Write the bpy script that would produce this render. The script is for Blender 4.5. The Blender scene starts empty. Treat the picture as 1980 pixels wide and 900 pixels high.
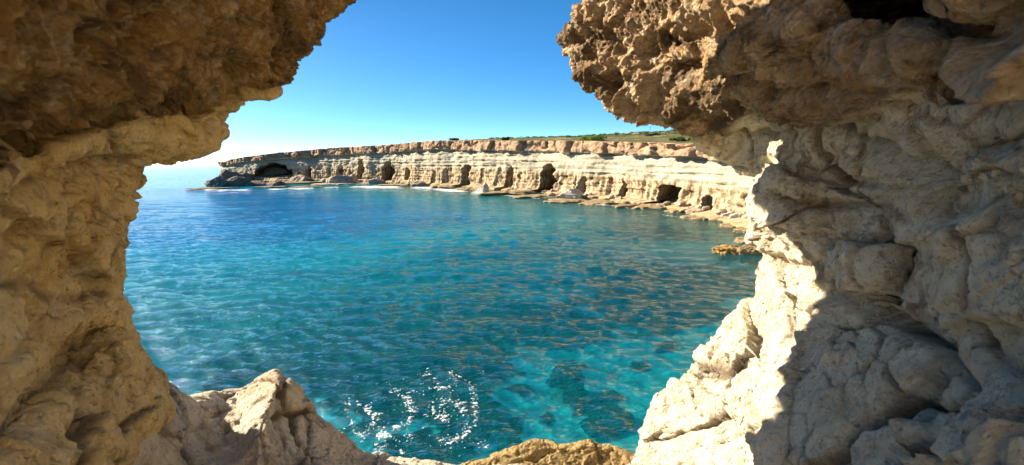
import bpy, math, random
import numpy as np
from mathutils import Vector, Matrix

random.seed(7)
RNG = np.random.default_rng(11)
sc = bpy.context.scene
COL = sc.collection

# ------------------------------------------------------------------ camera
FPX = 1080.0                      # focal length in pixels of the 1980 px wide photograph
PITCH = math.atan(145 / FPX)
ROLL = math.radians(1.2)
CAM = np.array([0.0, 0.0, 8.5])
_F = np.array([0, math.cos(PITCH), -math.sin(PITCH)])
_U0 = np.array([0, math.sin(PITCH), math.cos(PITCH)])
_R0 = np.array([1.0, 0, 0])
_R = math.cos(ROLL) * _R0 - math.sin(ROLL) * _U0
_U = math.sin(ROLL) * _R0 + math.cos(ROLL) * _U0
cd = bpy.data.cameras.new('camera')
cam = bpy.data.objects.new('camera', cd)
COL.objects.link(cam)
cam.matrix_world = Matrix(((_R[0], _U[0], -_F[0], CAM[0]), (_R[1], _U[1], -_F[1], CAM[1]),
                           (_R[2], _U[2], -_F[2], CAM[2]), (0, 0, 0, 1)))
cd.angle = 2 * math.atan(990 / FPX)
cd.clip_start = 0.05
cd.clip_end = 30000
cd.dof.use_dof = True
cd.dof.focus_distance = 30.0
cd.dof.aperture_fstop = 3.4
sc.camera = cam

# ------------------------------------------------------------------ light
SUN_AZ = math.radians(-69.5)        # from straight ahead, towards the left
SUN_EL = math.radians(27)
sun_vec = Vector((math.sin(SUN_AZ) * math.cos(SUN_EL), math.cos(SUN_AZ) * math.cos(SUN_EL), math.sin(SUN_EL)))
sd_ = bpy.data.lights.new('sun', 'SUN')
sd_.energy = 4.3
sd_.angle = math.radians(0.5)
sd_.color = (1.0, 0.86, 0.66)
sun = bpy.data.objects.new('sun', sd_)
COL.objects.link(sun)
sun.rotation_euler = sun_vec.to_track_quat('Z', 'Y').to_euler()
sun.location = (0, 0, 60)

w = bpy.data.worlds.new("World")
sc.world = w
w.use_nodes = True
nt = w.node_tree
bg = nt.nodes['Background']
sky = nt.nodes.new('ShaderNodeTexSky')
sky.sky_type = 'NISHITA'
sky.sun_disc = False
sky.sun_elevation = SUN_EL
sky.sun_rotation = SUN_AZ
sky.air_density = 1.0
sky.dust_density = 0.6
sky.ozone_density = 3.0
tc = nt.nodes.new('ShaderNodeTexCoord')
mp = nt.nodes.new('ShaderNodeMapping')
mp.inputs['Scale'].default_value = (1, 1, 3.0)
mp.inputs['Location'].default_value = (0, 0, 0.05)
hs = nt.nodes.new('ShaderNodeHueSaturation')
hs.inputs['Saturation'].default_value = 1.32
hs.inputs['Hue'].default_value = 0.494
nt.links.new(tc.outputs['Generated'], mp.inputs['Vector'])
nt.links.new(mp.outputs['Vector'], sky.inputs['Vector'])
nt.links.new(sky.outputs['Color'], hs.inputs['Color'])
nt.links.new(hs.outputs['Color'], bg.inputs['Color'])
bg.inputs['Strength'].default_value = 0.065

vs = sc.view_settings
vs.view_transform = 'Standard'
vs.look = 'None'
vs.gamma = 1
vs.use_curve_mapping = False
vs.exposure = 2.2
cy = sc.cycles
cy.max_bounces = 10
cy.diffuse_bounces = 7
cy.glossy_bounces = 3
cy.transparent_max_bounces = 8
cy.transmission_bounces = 4
cy.caustics_reflective = False
cy.caustics_refractive = False
cy.use_denoising = True

# ------------------------------------------------------------------ projection helpers
def project(P):
    """world points -> pixel x, pixel y of the photograph, distance along the view axis"""
    d = P - CAM
    z = d @ _F
    zz = np.maximum(z, 0.05)
    return 990 + FPX * (d @ _R) / zz, 450 - FPX * (d @ _U) / zz, z

def ray(px, py):
    return _F + (px - 990) / FPX * _R + (450 - py) / FPX * _U

def on_level(px, py, z=0.0):
    r = ray(px, py)
    return CAM + r * ((z - CAM[2]) / r[2])

def at_depth(px, py, d):
    return CAM + ray(px, py) * d

def height_at(px, py, P):
    """height of the point seen at row py straight above P"""
    r = ray(px, py)
    return CAM[2] + r[2] * math.hypot(P[0], P[1]) / math.hypot(r[0], r[1])

# ------------------------------------------------------------------ noise
_perm = RNG.permutation(256).astype(np.int32)
_perm = np.concatenate([_perm, _perm, _perm])
_g = RNG.normal(size=(256, 3)).astype(np.float32)
_g /= np.linalg.norm(_g, axis=1)[:, None]

def _hash(i, j, k):
    return _perm[_perm[_perm[i & 255] + (j & 255)] + (k & 255)]

def perlin(p):
    p = p.astype(np.float32)
    i = np.floor(p).astype(np.int32)
    f = p - i
    u = f * f * f * (f * (f * 6 - 15) + 10)
    res = None
    for a in (0, 1):
        wa = u[:, 0] if a else 1 - u[:, 0]
        for b in (0, 1):
            wb = wa * (u[:, 1] if b else 1 - u[:, 1])
            for c in (0, 1):
                g = _g[_hash(i[:, 0] + a, i[:, 1] + b, i[:, 2] + c)]
                d = g[:, 0] * (f[:, 0] - a) + g[:, 1] * (f[:, 1] - b) + g[:, 2] * (f[:, 2] - c)
                t = wb * (u[:, 2] if c else 1 - u[:, 2]) * d
                res = t if res is None else res + t
    return res * 1.6

def fbm(p, o=4, gain=0.5, lac=2.03):
    r = 0; a = 1.0; s = 0
    q = p
    for k in range(o):
        r = r + a * perlin(q + 17.3 * k)
        s += a
        a *= gain
        q = q * lac
    return r / s

def ridged(p, o=4, gain=0.5):
    r = 0; a = 1.0; s = 0
    q = p
    for k in range(o):
        r = r + a * (1 - 2 * np.abs(perlin(q + 31.7 * k)))
        s += a
        a *= gain
        q = q * 2.07
    return r / s

def worley(p, tilt=False):
    """F1, F2 and a random value of the nearest cell"""
    p = p.astype(np.float32)
    i = np.floor(p).astype(np.int32)
    f1 = np.full(len(p), 9, np.float32); f2 = f1.copy(); cid = np.zeros(len(p), np.int32); til = f1 * 0
    for a in (-1, 0, 1):
        for b in (-1, 0, 1):
            for c in (-1, 0, 1):
                h = _hash(i[:, 0] + a, i[:, 1] + b, i[:, 2] + c)
                jx = (_g[h] * 0.5 + 0.5)
                dx = i[:, 0] + a + jx[:, 0] - p[:, 0]
                dy = i[:, 1] + b + jx[:, 1] - p[:, 1]
                dz = i[:, 2] + c + jx[:, 2] - p[:, 2]
                d = dx * dx + dy * dy + dz * dz
                n = d < f1
                if tilt:
                    g = _g[h ^ 85]
                    til = np.where(n, g[:, 0] * dx + g[:, 1] * dy + g[:, 2] * dz, til)
                f2 = np.where(n, f1, np.minimum(f2, d))
                cid = np.where(n, h, cid)
                f1 = np.where(n, d, f1)
    if tilt: return np.sqrt(f1), np.sqrt(f2), cid / 255.0, til
    return np.sqrt(f1), np.sqrt(f2), cid / 255.0

def sstep(a, b, x):
    t = np.clip((x - a) / (b - a), 0, 1)
    return t * t * (3 - 2 * t)

# ------------------------------------------------------------------ mesh helpers
def mesh_from(name, V, Q, smooth=True):
    V = np.ascontiguousarray(V, np.float32); Q = np.ascontiguousarray(Q, np.int32)
    me = bpy.data.meshes.new(name)
    n = Q.shape[1]
    me.vertices.add(len(V)); me.vertices.foreach_set('co', V.ravel())
    me.loops.add(Q.size); me.loops.foreach_set('vertex_index', Q.ravel())
    me.polygons.add(len(Q))
    me.polygons.foreach_set('loop_start', np.arange(0, Q.size, n, dtype=np.int32))
    me.update(calc_edges=True)
    me.validate()
    if smooth:
        me.polygons.foreach_set('use_smooth', np.ones(len(me.polygons), bool))
    return me

def verts_of(me):
    a = np.empty(len(me.vertices) * 3, np.float32); me.vertices.foreach_get('co', a)
    return a.reshape(-1, 3)

def quads_of(me):
    a = np.empty(len(me.loops), np.int32); me.loops.foreach_get('vertex_index', a)
    return a.reshape(len(me.polygons), -1)

def normals_of(V, Q):
    if Q.shape[1] == 4:
        n = np.cross(V[Q[:, 2]] - V[Q[:, 0]], V[Q[:, 3]] - V[Q[:, 1]])
    else:
        n = np.cross(V[Q[:, 1]] - V[Q[:, 0]], V[Q[:, 2]] - V[Q[:, 0]])
    N = np.zeros_like(V)
    for k in range(Q.shape[1]):
        for c in range(3):
            N[:, c] += np.bincount(Q[:, k], n[:, c], len(V))
    return N / np.maximum(np.linalg.norm(N, axis=1), 1e-9)[:, None]

def obj(name, me, m, label=None, cat=None, group=None, kind=None, parent=None):
    o = bpy.data.objects.new(name, me)
    COL.objects.link(o)
    if m is not None and me is not None and not me.materials: me.materials.append(m)
    if label: o['label'] = label
    if cat: o['category'] = cat
    if group: o['group'] = group
    if kind: o['kind'] = kind
    if parent: o.parent = parent
    return o

def empty(name, loc, label, cat, group=None):
    o = obj(name, None, None, label, cat, group)
    o.location = loc
    return o

def subdivided(me, lv):
    o = bpy.data.objects.new('tmp', me); COL.objects.link(o)
    md = o.modifiers.new('s', 'SUBSURF'); md.levels = lv; md.render_levels = lv
    dg = bpy.context.evaluated_depsgraph_get()
    me2 = bpy.data.meshes.new_from_object(o.evaluated_get(dg))
    bpy.data.objects.remove(o); bpy.data.meshes.remove(me)
    return verts_of(me2), quads_of(me2), me2

def surface_nets(f, org, h):
    """dual mesh of the level set f = 0 on a regular grid; rock where f < 0"""
    f = f.copy()
    for ax in range(3):
        s = [slice(None)] * 3
        s[ax] = 0; f[tuple(s)] = np.maximum(f[tuple(s)], 0.01)
        s[ax] = -1; f[tuple(s)] = np.maximum(f[tuple(s)], 0.01)
    sgn = f < 0
    nx, ny, nz = f.shape
    cnt = np.zeros((nx - 1, ny - 1, nz - 1), np.int8)
    for a in (0, 1):
        for b in (0, 1):
            for c in (0, 1):
                cnt += sgn[a:nx - 1 + a, b:ny - 1 + b, c:nz - 1 + c]
    act = (cnt > 0) & (cnt < 8)
    ci = np.argwhere(act)
    idx = np.full(act.shape, -1, np.int32); idx[act] = np.arange(len(ci))
    corners = [(a, b, c) for a in (0, 1) for b in (0, 1) for c in (0, 1)]
    pos = np.zeros((len(ci), 3)); num = np.zeros(len(ci))
    for u in corners:
        for ax in range(3):
            if u[ax]: continue
            v = list(u); v[ax] = 1
            fu = f[ci[:, 0] + u[0], ci[:, 1] + u[1], ci[:, 2] + u[2]]
            fv = f[ci[:, 0] + v[0], ci[:, 1] + v[1], ci[:, 2] + v[2]]
            m = (fu < 0) != (fv < 0)
            t = np.where(m, fu / np.where(m, fu - fv, 1), 0)
            for k in range(3):
                pos[:, k] += m * (u[k] + (t if k == ax else 0))
            num += m
    V = (ci + pos / num[:, None]) * h + org
    quads = []
    for ax in range(3):
        b, c = (ax + 1) % 3, (ax + 2) % 3
        s0 = [slice(None)] * 3; s1 = [slice(None)] * 3
        s0[ax] = slice(0, -1); s1[ax] = slice(1, None)
        for s in (s0, s1):
            s[b] = slice(1, -1); s[c] = slice(1, -1)
        A = sgn[tuple(s0)]; B = sgn[tuple(s1)]
        e = np.argwhere(A != B)
        fl = A[e[:, 0], e[:, 1], e[:, 2]]
        e[:, b] += 1; e[:, c] += 1
        def cell(db, dc):
            q = e.copy(); q[:, b] += db; q[:, c] += dc
            return idx[q[:, 0], q[:, 1], q[:, 2]]
        q = np.stack([cell(-1, -1), cell(0, -1), cell(0, 0), cell(-1, 0)], 1)
        q[~fl] = q[~fl][:, ::-1]
        quads.append(q)
    Q = np.concatenate(quads)
    return V, Q

# ------------------------------------------------------------------ materials
def newmat(name):
    m = bpy.data.materials.new(name); m.use_nodes = True
    m.node_tree.nodes.clear()
    return m, m.node_tree

class NB:
    """small node-tree builder"""
    def __init__(s, nt): s.nt = nt
    def n(s, t, **kw):
        x = s.nt.nodes.new('ShaderNode' + t)
        for k, v in kw.items(): setattr(x, k, v)
        return x
    def put(s, sock, v):
        if isinstance(v, bpy.types.NodeSocket): s.nt.links.new(v, sock)
        elif isinstance(v, (tuple, list)):
            sock.default_value = tuple(v) + ((1,) if len(v) == 3 and sock.type == 'RGBA' else ())
        else: sock.default_value = v
    def pos(s): return s.n('NewGeometry').outputs['Position']
    def scale(s, v, sx, sy=None, sz=None):
        m = s.n('VectorMath', operation='MULTIPLY'); s.put(m.inputs[0], v)
        m.inputs[1].default_value = (sx, sy if sy is not None else sx, sz if sz is not None else sx)
        return m.outputs[0]
    def add(s, a, b):
        m = s.n('VectorMath', operation='ADD'); s.put(m.inputs[0], a); s.put(m.inputs[1], b)
        return m.outputs[0]
    def noise(s, v, scale, detail=4, rough=0.55, dist=0.0, col=False):
        t = s.n('TexNoise'); s.put(t.inputs['Vector'], v)
        t.inputs['Scale'].default_value = scale; t.inputs['Detail'].default_value = detail
        t.inputs['Roughness'].default_value = rough; t.inputs['Distortion'].default_value = dist
        return t.outputs['Color' if col else 'Fac']
    def voro(s, v, scale, feature='F1', out='Distance'):
        t = s.n('TexVoronoi', feature=feature); s.put(t.inputs['Vector'], v)
        t.inputs['Scale'].default_value = scale
        return t.outputs[out]
    def math(s, op, a, b=0.0, c=0.0, clamp=False):
        m = s.n('Math', operation=op, use_clamp=clamp)
        s.put(m.inputs[0], a); s.put(m.inputs[1], b); s.put(m.inputs[2], c)
        return m.outputs[0]
    def rng(s, v, a, b, c=0.0, d=1.0):
        m = s.n('MapRange'); s.put(m.inputs[0], v)
        for k, x in enumerate((a, b, c, d)): s.put(m.inputs[k + 1], x)
        return m.outputs[0]
    def mix(s, f, a, b, mode='MIX'):
        m = s.n('Mix', data_type='RGBA', blend_type=mode)
        s.put(m.inputs[0], f); s.put(m.inputs[6], a); s.put(m.inputs[7], b)
        return m.outputs[2]
    def attr(s, name, out='Fac'): return s.n('Attribute', attribute_name=name).outputs[out]
    def z(s, v):
        x = s.n('SeparateXYZ'); s.put(x.inputs[0], v); return x.outputs
    def bump(s, h, strength, dist, normal=None):
        b = s.n('Bump'); s.put(b.inputs['Height'], h)
        b.inputs['Strength'].default_value = strength; b.inputs['Distance'].default_value = dist
        if normal is not None: s.put(b.inputs['Normal'], normal)
        return b.outputs[0]
    def surf(s, col, rough, normal=None, spec=0.3):
        p = s.n('BsdfPrincipled'); s.put(p.inputs['Base Color'], col); s.put(p.inputs['Roughness'], rough)
        p.inputs['Specular IOR Level'].default_value = spec
        if normal is not None: s.put(p.inputs['Normal'], normal)
        o = s.n('OutputMaterial'); s.nt.links.new(p.outputs[0], o.inputs['Surface'])
        return p

def cave_rock(name, pale, pale2, ochre, cap1, cap2, cap3, zcap=8.75):
    m, t = newmat(name); b = NB(t)
    P = b.pos()
    wob = b.noise(P, 1.3, 3)
    # pale marl
    n1 = b.noise(P, 0.9, 6, 0.6, 0.6)
    n2 = b.noise(P, 4.0, 7, 0.62)
    n3 = b.noise(b.scale(P, 1, 1, 3.5), 2.2, 6, 0.6)
    c = b.mix(b.rng(n1, 0.38, 0.66), pale, pale2)
    c = b.mix(b.rng(n3, 0.52, 0.72, 0, 0.65), c, ochre)
    c = b.mix(b.rng(n2, 0.55, 0.7, 0, 0.55), c, tuple(x * 0.55 for x in ochre))
    c = b.mix(b.rng(b.noise(P, 13, 6, 0.75), 0.56, 0.66, 0, 0.5), c, tuple(x * 0.45 for x in ochre))
    c = b.mix(b.rng(b.noise(P, 30, 5, 0.7), 0.35, 0.75, 0, 0.4), c, pale)
    # cracks and veins stained brown
    vn = b.math('ABSOLUTE', b.math('SUBTRACT', b.noise(P, 1.7, 5, 0.6, 1.2), 0.5))
    c = b.mix(b.math('MULTIPLY', b.rng(vn, 0.0, 0.010, 0.5, 0.0), b.rng(b.noise(P, 0.8, 3), 0.5, 0.6)), c, (0.16, 0.10, 0.05))
    c = b.mix(b.math('MULTIPLY', b.attr('crack'), 0.8), c, (0.10, 0.06, 0.03))
    wp = b.add(P, b.scale(b.noise(P, 2.5, 4, 0.6, col=True), 0.35))
    ed = b.voro(b.scale(wp, 1, 1, 1.5), 2.6, 'DISTANCE_TO_EDGE'); ed2 = b.voro(b.scale(wp, 1, 1, 1.3), 8.0, 'DISTANCE_TO_EDGE')
    g1 = b.rng(b.noise(P, 1.1, 3), 0.48, 0.56); g2 = b.rng(b.noise(b.add(P, (7, 3, 1)), 1.9, 3), 0.54, 0.66)
    cl1 = b.math('MULTIPLY', b.rng(ed, 0.0, 0.018, 1.0, 0.0), g1); cl2 = b.math('MULTIPLY', b.rng(ed2, 0.0, 0.03, 1.0, 0.0), g2)
    lines = b.math('MULTIPLY', cl1, b.rng(b.noise(b.add(P, (5, 5, 5)), 2.2, 3), 0.45, 0.55))
    c = b.mix(b.math('MULTIPLY', lines, 0.15), c, (0.10, 0.06, 0.03))
    c = b.mix(b.rng(b.noise(b.add(P, (3, 9, 4)), 55, 3, 0.6), 0.62, 0.72, 0, 0.6), c, (0.13, 0.08, 0.04))
    c = b.mix(b.rng(b.noise(b.scale(b.add(P, (2, 5, 8)), 1, 1, 1.8), 1.5, 7, 0.68, 0.8), 0.56, 0.68, 0, 0.75), c, tuple(x * 0.8 for x in ochre))
    c = b.mix(b.rng(b.noise(b.add(P, (12, 1, 6)), 2.6, 8, 0.72, 0.6), 0.59, 0.66, 0, 0.75), c, (0.20, 0.11, 0.05))
    c = b.mix(b.rng(b.noise(b.add(P, (8, 8, 2)), 6.5, 8, 0.75, 0.3), 0.56, 0.64, 0, 0.55), c, (0.30, 0.22, 0.13))
    c = b.mix(b.rng(b.noise(b.add(P, (1, 15, 3)), 3.4, 6, 0.7), 0.56, 0.68, 0, 0.5), c, (0.66, 0.62, 0.54))
    # rough conglomerate cap
    v = b.n('TexVoronoi', feature='F1'); b.put(v.inputs['Vector'], b.add(P, b.scale(b.noise(P, 6, 3, col=True), 0.12)))
    v.inputs['Scale'].default_value = 22
    cl = b.n('SeparateColor'); b.put(cl.inputs[0], v.outputs['Color'])
    k = b.mix(b.rng(b.noise(P, 1.6, 7, 0.65, 0.4), 0.35, 0.66), cap1, cap2)
    k = b.mix(b.rng(b.noise(P, 9, 6, 0.7), 0.5, 0.75, 0, 0.75), k, cap3)
    k = b.mix(b.rng(cl.outputs[0], 0.6, 0.95, 0, 0.55), k, cap3)
    k = b.mix(b.rng(b.noise(P, 26, 6, 0.75), 0.56, 0.7, 0, 0.65), k, tuple(x * 0.28 for x in cap1))
    k = b.mix(b.rng(b.noise(P, 3.2, 5, 0.6), 0.6, 0.75, 0, 0.5), k, (0.09, 0.055, 0.03))
    k = b.mix(b.rng(b.noise(b.scale(b.add(P, (4, 4, 9)), 1, 1, 2.4), 1.3, 9, 0.72, 0.6), 0.47, 0.58, 0, 0.85), k, (0.11, 0.065, 0.03))
    k = b.mix(b.rng(b.noise(b.add(P, (9, 2, 5)), 1.8, 7, 0.7, 0.4), 0.58, 0.68, 0, 0.6), k, (0.62, 0.50, 0.38))
    f = b.attr('cap')
    col = b.mix(f, c, k)
    h1 = b.math('ADD', b.math('MULTIPLY', b.noise(P, 7, 9, 0.68, 0.3), 1.0), b.math('MULTIPLY', b.noise(P, 45, 6, 0.7), 0.22))
    h2 = b.math('ADD', b.math('MULTIPLY', b.noise(P, 12, 9, 0.75), 1.3), b.math('MULTIPLY', v.outputs['Distance'], -0.6))
    hm = b.n('Mix', data_type='FLOAT'); b.put(hm.inputs[0], f); b.put(hm.inputs[2], h1); b.put(hm.inputs[3], h2)
    pit = b.voro(b.add(P, b.scale(b.noise(P, 4, 3, col=True), 0.3)), 14, 'SMOOTH_F1')
    hh = b.math('ADD', hm.outputs[0], b.rng(pit, 0.0, 0.22, -0.45, 0.0))
    hh = b.math('SUBTRACT', hh, b.math('MULTIPLY', lines, 0.10))
    wq = b.add(P, b.scale(b.noise(P, 7, 4, 0.6, col=True), 0.10))
    for sc_, am in ((7, 0.30), (19, 0.16)):
        vv = b.n('TexVoronoi', feature='F1'); b.put(vv.inputs['Vector'], b.scale(wq, 1, 1, 1.5)); vv.inputs['Scale'].default_value = sc_
        cc = b.n('SeparateColor'); b.put(cc.inputs[0], vv.outputs['Color'])
        hh = b.math('ADD', hh, b.math('MULTIPLY', b.math('ADD', cc.outputs[0], b.math('MULTIPLY', vv.outputs['Distance'], -0.8)), am))
    nrm = b.bump(hh, 1.0, 0.15)
    b.surf(col, 0.92, nrm, 0.2)
    return m

# ------------------------------------------------------------------ cave rock built from a solid field
RX = np.arange(-3600, 4800, 6.0); RY = np.arange(-2600, 3400, 6.0)

def seg_dist(poly, X, Y, closed):
    d = np.full(X.shape, 1e9, np.float32)
    n = len(poly)
    for i in range(n if closed else n - 1):
        x0, y0 = poly[i]; x1, y1 = poly[(i + 1) % n]
        dx, dy = x1 - x0, y1 - y0
        t = np.clip(((X - x0) * dx + (Y - y0) * dy) / (dx * dx + dy * dy + 1e-9), 0, 1)
        d = np.minimum(d, (X - x0 - t * dx) ** 2 + (Y - y0 - t * dy) ** 2)
    return np.sqrt(d)

def inside(poly, X, Y):
    c = np.zeros(X.shape, bool); n = len(poly)
    for i in range(n):
        x0, y0 = poly[i]; x1, y1 = poly[(i + 1) % n]
        if y0 == y1: continue
        c ^= ((Y < y0) != (Y < y1)) & (X < (x1 - x0) * (Y - y0) / (y1 - y0) + x0)
    return c

def rbf(ctrl, X, Y):
    C = np.array(ctrl, float); s = 400.0
    P = C[:, :2] / s
    phi = lambda r: np.sqrt(r * r + 0.02)
    A = phi(np.linalg.norm(P[:, None] - P[None], axis=2)) + np.eye(len(P)) * 1e-3
    n = len(P)
    M = np.zeros((n + 1, n + 1)); M[:n, :n] = A; M[:n, n] = 1; M[n, :n] = 1
    wts = np.linalg.solve(M, np.append(C[:, 2], 0))
    out = np.full(X.shape, wts[n], np.float32)
    for k in range(n):
        out += wts[k] * phi(np.hypot(X / s - P[k, 0], Y / s - P[k, 1]))
    return out

def lookup(R, u, v):
    x = np.clip((u - RX[0]) / 6.0, 0, len(RX) - 1.001); y = np.clip((v - RY[0]) / 6.0, 0, len(RY) - 1.001)
    i = x.astype(int); j = y.astype(int); fx = x - i; fy = y - j
    return (R[j, i] * (1 - fx) + R[j, i + 1] * fx) * (1 - fy) + (R[j + 1, i] * (1 - fx) + R[j + 1, i + 1] * fx) * fy

def rock_solid(region, ctrl, grooves, lo, hi, h, thick, k=0.13, flare=0.25, shrink=0, dmin=0.8, thickness_fn=None, plates=(), cavities=()):
    gx, gy = np.meshgrid(RX, RY)
    sdp = seg_dist(region, gx, gy, True)
    sdp = np.where(inside(region, gx, gy), -sdp, sdp) + shrink
    u0 = np.clip(gx, -400, 2400); v0 = np.clip(gy, -500, 1400)
    D = np.clip(rbf(ctrl, u0, v0), dmin, 7.5)
    cr = np.zeros(gx.shape, np.float32); fine = np.zeros(gx.shape, np.float32)
    for pl, wd, dp in grooves:
        d = seg_dist(pl, gx, gy, False)
        if wd > 13 or dp < 0: D += dp * np.exp(-(d / wd) ** 2)
        else: fine = np.maximum(fine, dp * np.exp(-d / wd))
        if dp > 0.05: cr = np.maximum(cr, np.exp(-(d / (wd * 0.6)) ** 2))
    for pl, off, soft in plates:
        d = seg_dist(pl, gx, gy, True)
        fine -= off * sstep(-0.2 * soft, soft, np.where(inside(pl, gx, gy), d, -d))
    xs = [np.arange(lo[a], hi[a] + h, h) for a in range(3)]
    G = np.stack(np.meshgrid(*xs, indexing='ij'), -1)
    shp = G.shape[:3]; G = G.reshape(-1, 3)
    u, v, dep = project(G)
    Dv = lookup(D, u, v); sv = lookup(sdp, u, v)
    a = (Dv - dep) * 0.8
    b = sv * np.maximum(dep, 0.1) / FPX + flare * np.maximum(dep - Dv, -0.3)
    T = thick if thickness_fn is None else thickness_fn(G)
    c = dep - Dv - T
    def smax(p, q, kk):
        hh = np.clip(kk - np.abs(p - q), 0, None) / kk
        return np.maximum(p, q) + hh * hh * kk * 0.25
    f = smax(smax(a, b, k), c * 0.8, 0.5)
    f = np.where(dep < 0.35, 1.0, f)
    for c0, c1, r0, r1 in cavities:      # hollow: narrow mouth c0 opening into a wider chamber c1
        c0 = np.array(c0); c1 = np.array(c1); ax = c1 - c0; L = np.linalg.norm(ax)
        tt = np.clip((G - c0) @ ax / L ** 2, 0, 1)
        f = np.maximum(f, (r0 + (r1 - r0) * sstep(0, 1, tt)) - np.linalg.norm(G - c0 - tt[:, None] * ax, axis=1))
    V, Q = surface_nets(f.reshape(shp).astype(np.float32), np.array(lo), h)
    return V, Q, (cr, fine, D)

def rock_detail(V, N, cr, zfun=None, amp=1.0, cap=True):
    """displacement of a cave wall: pale jointed marl under a rough conglomerate cap"""
    V = V.astype(np.float32)
    wv = np.stack([fbm(V * 1.1 + 5, 3), fbm(V * 1.1 + 25, 3), fbm(V * 1.1 + 45, 3)], 1)
    w2 = np.stack([fbm(V * 6 + 5, 3), fbm(V * 6 + 25, 3), fbm(V * 6 + 45, 3)], 1)
    q = V + 0.16 * wv + 0.025 * w2
    zc = zfun(V) if zfun else 8.72 + 0 * V[:, 2]
    z = V[:, 2] + 0.22 * wv[:, 0]
    fc = sstep(-0.06, 0.06, z - zc) if cap else np.zeros(len(V), np.float32)
    F1, F2, cid, til = worley(q * np.array([0.95, 0.95, 1.35]), True)
    e = F2 - F1
    gate = sstep(-0.15, 0.15, perlin(V * 0.9 + 70))
    pale = 0.05 * fbm(V * 0.8 + 3, 3) + 0.10 * til + 0.035 * (cid - 0.5) - 0.055 * np.exp(-(e / 0.022) ** 2) * gate
    G1, G2, gid, gt = worley(q * np.array([3.1, 3.1, 4.4]) + 9, True)
    gate2 = sstep(0.0, 0.25, perlin(V * 1.4 + 170))
    pale += 0.030 * gt * 1.3 + (0.014 * (gid - 0.5) - 0.020 * np.exp(-((G2 - G1) / 0.05) ** 2)) * gate2
    I1, I2, iid, it = worley(q * 9.0 + 19, True)
    pale += 0.020 * it
    pale += 0.034 * perlin(np.stack([V[:, 0] * 0.8, V[:, 1] * 0.8, z * 6], 1)) * (0.4 + gate)
    rg_ = ridged(q * 2.6, 5, 0.62)
    pale += 0.026 * rg_ + 0.026 * fbm(V * 12, 4, 0.78)
    capd = 0.14 * fbm(V * 1.1 + 13, 3) + 0.10 * ridged(q * 2.4 + 3, 5, 0.66) + 0.065 * fbm(V * 8, 5, 0.8) + 0.05 * gt
    H1, H2, hid, ht = worley(q * 6.0 + 50, True)
    capd += (0.035 * (0.5 - H1) + 0.02 * ht) * (hid > 0.3)
    K1, K2, kid = worley((q + 0.12 * wv) * 2.4 + 90)
    capd += -0.20 * sstep(0.40, 0.14, K1) * (kid > 0.35)
    M1, M2, mid = worley((q + 0.03 * w2) * 7.5 + 190)
    capd += -0.05 * sstep(0.42, 0.15, M1) * (mid > 0.45)
    capd += 0.04 * perlin(np.stack([V[:, 0] * 0.9, V[:, 1] * 0.9, z * 9], 1))
    d = pale * (1 - fc) + capd * fc
    if cap:
        u = z - zc
        brk = sstep(-0.5, 0.1, perlin(V * 1.1 + 7))
        d = d - 0.10 * brk * np.exp(-((u + 0.05) / 0.05) ** 2) - 0.07 * np.exp(-((u + 0.36) / 0.03) ** 2) * (perlin(V * 1.3) > -0.05)
        d = d - 0.05 * np.exp(-((u + 0.75) / 0.025) ** 2) * (perlin(V * 1.2 + 33) > 0.05)
    u, v, dep = project(V)
    cr, fine, Dm = cr
    vis = (dep < lookup(Dm, u, v) + 0.35)
    c = np.clip(lookup(cr, u, v), 0, 1) * vis
    uj = u + 5 * w2[:, 0] * 3; vj = v + 5 * w2[:, 1] * 3
    d = d - lookup(fine, uj, vj) * vis * 0.9
    crack = np.clip(0.9 * np.exp(-(e / 0.028) ** 2) * (1 - fc) * gate + 0.5 * np.exp(-((G2 - G1) / 0.05) ** 2) * gate2 * (1 - fc) + c * (perlin(V * 3) + 0.7), 0, 1)
    return V + N * (d * amp)[:, None], crack, fc

def cave_mass(name, mat, label, cat, kind, region, ctrl, grooves, lo, hi, h=0.05, thick=2.0, amp=1.0, cap=True, zfun=None, lv=2, **kw):
    V, Q, cr = rock_solid(region, ctrl, grooves, lo, hi, h, thick, **kw)
    me = mesh_from(name, V, Q)
    V, Q, me = subdivided(me, lv)
    N = normals_of(V, Q)
    V, crack, fc = rock_detail(V, N, cr, zfun, amp=amp, cap=cap)
    me.vertices.foreach_set('co', V.astype(np.float32).ravel())
    at = me.attributes.new('crack', 'FLOAT', 'POINT'); at.data.foreach_set('value', crack.astype(np.float32))
    at = me.attributes.new('cap', 'FLOAT', 'POINT'); at.data.foreach_set('value', fc.astype(np.float32))
    me.polygons.foreach_set('use_smooth', np.ones(len(me.polygons), bool))
    me.update()
    return obj(name, me, mat, label, cat, None, kind)

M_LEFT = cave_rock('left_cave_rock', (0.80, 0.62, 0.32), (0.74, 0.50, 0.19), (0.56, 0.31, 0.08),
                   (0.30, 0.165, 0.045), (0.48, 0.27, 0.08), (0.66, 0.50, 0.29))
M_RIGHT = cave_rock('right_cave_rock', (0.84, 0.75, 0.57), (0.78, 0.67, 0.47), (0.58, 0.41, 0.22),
                    (0.60, 0.38, 0.18), (0.74, 0.52, 0.31), (0.78, 0.66, 0.49))

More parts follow.
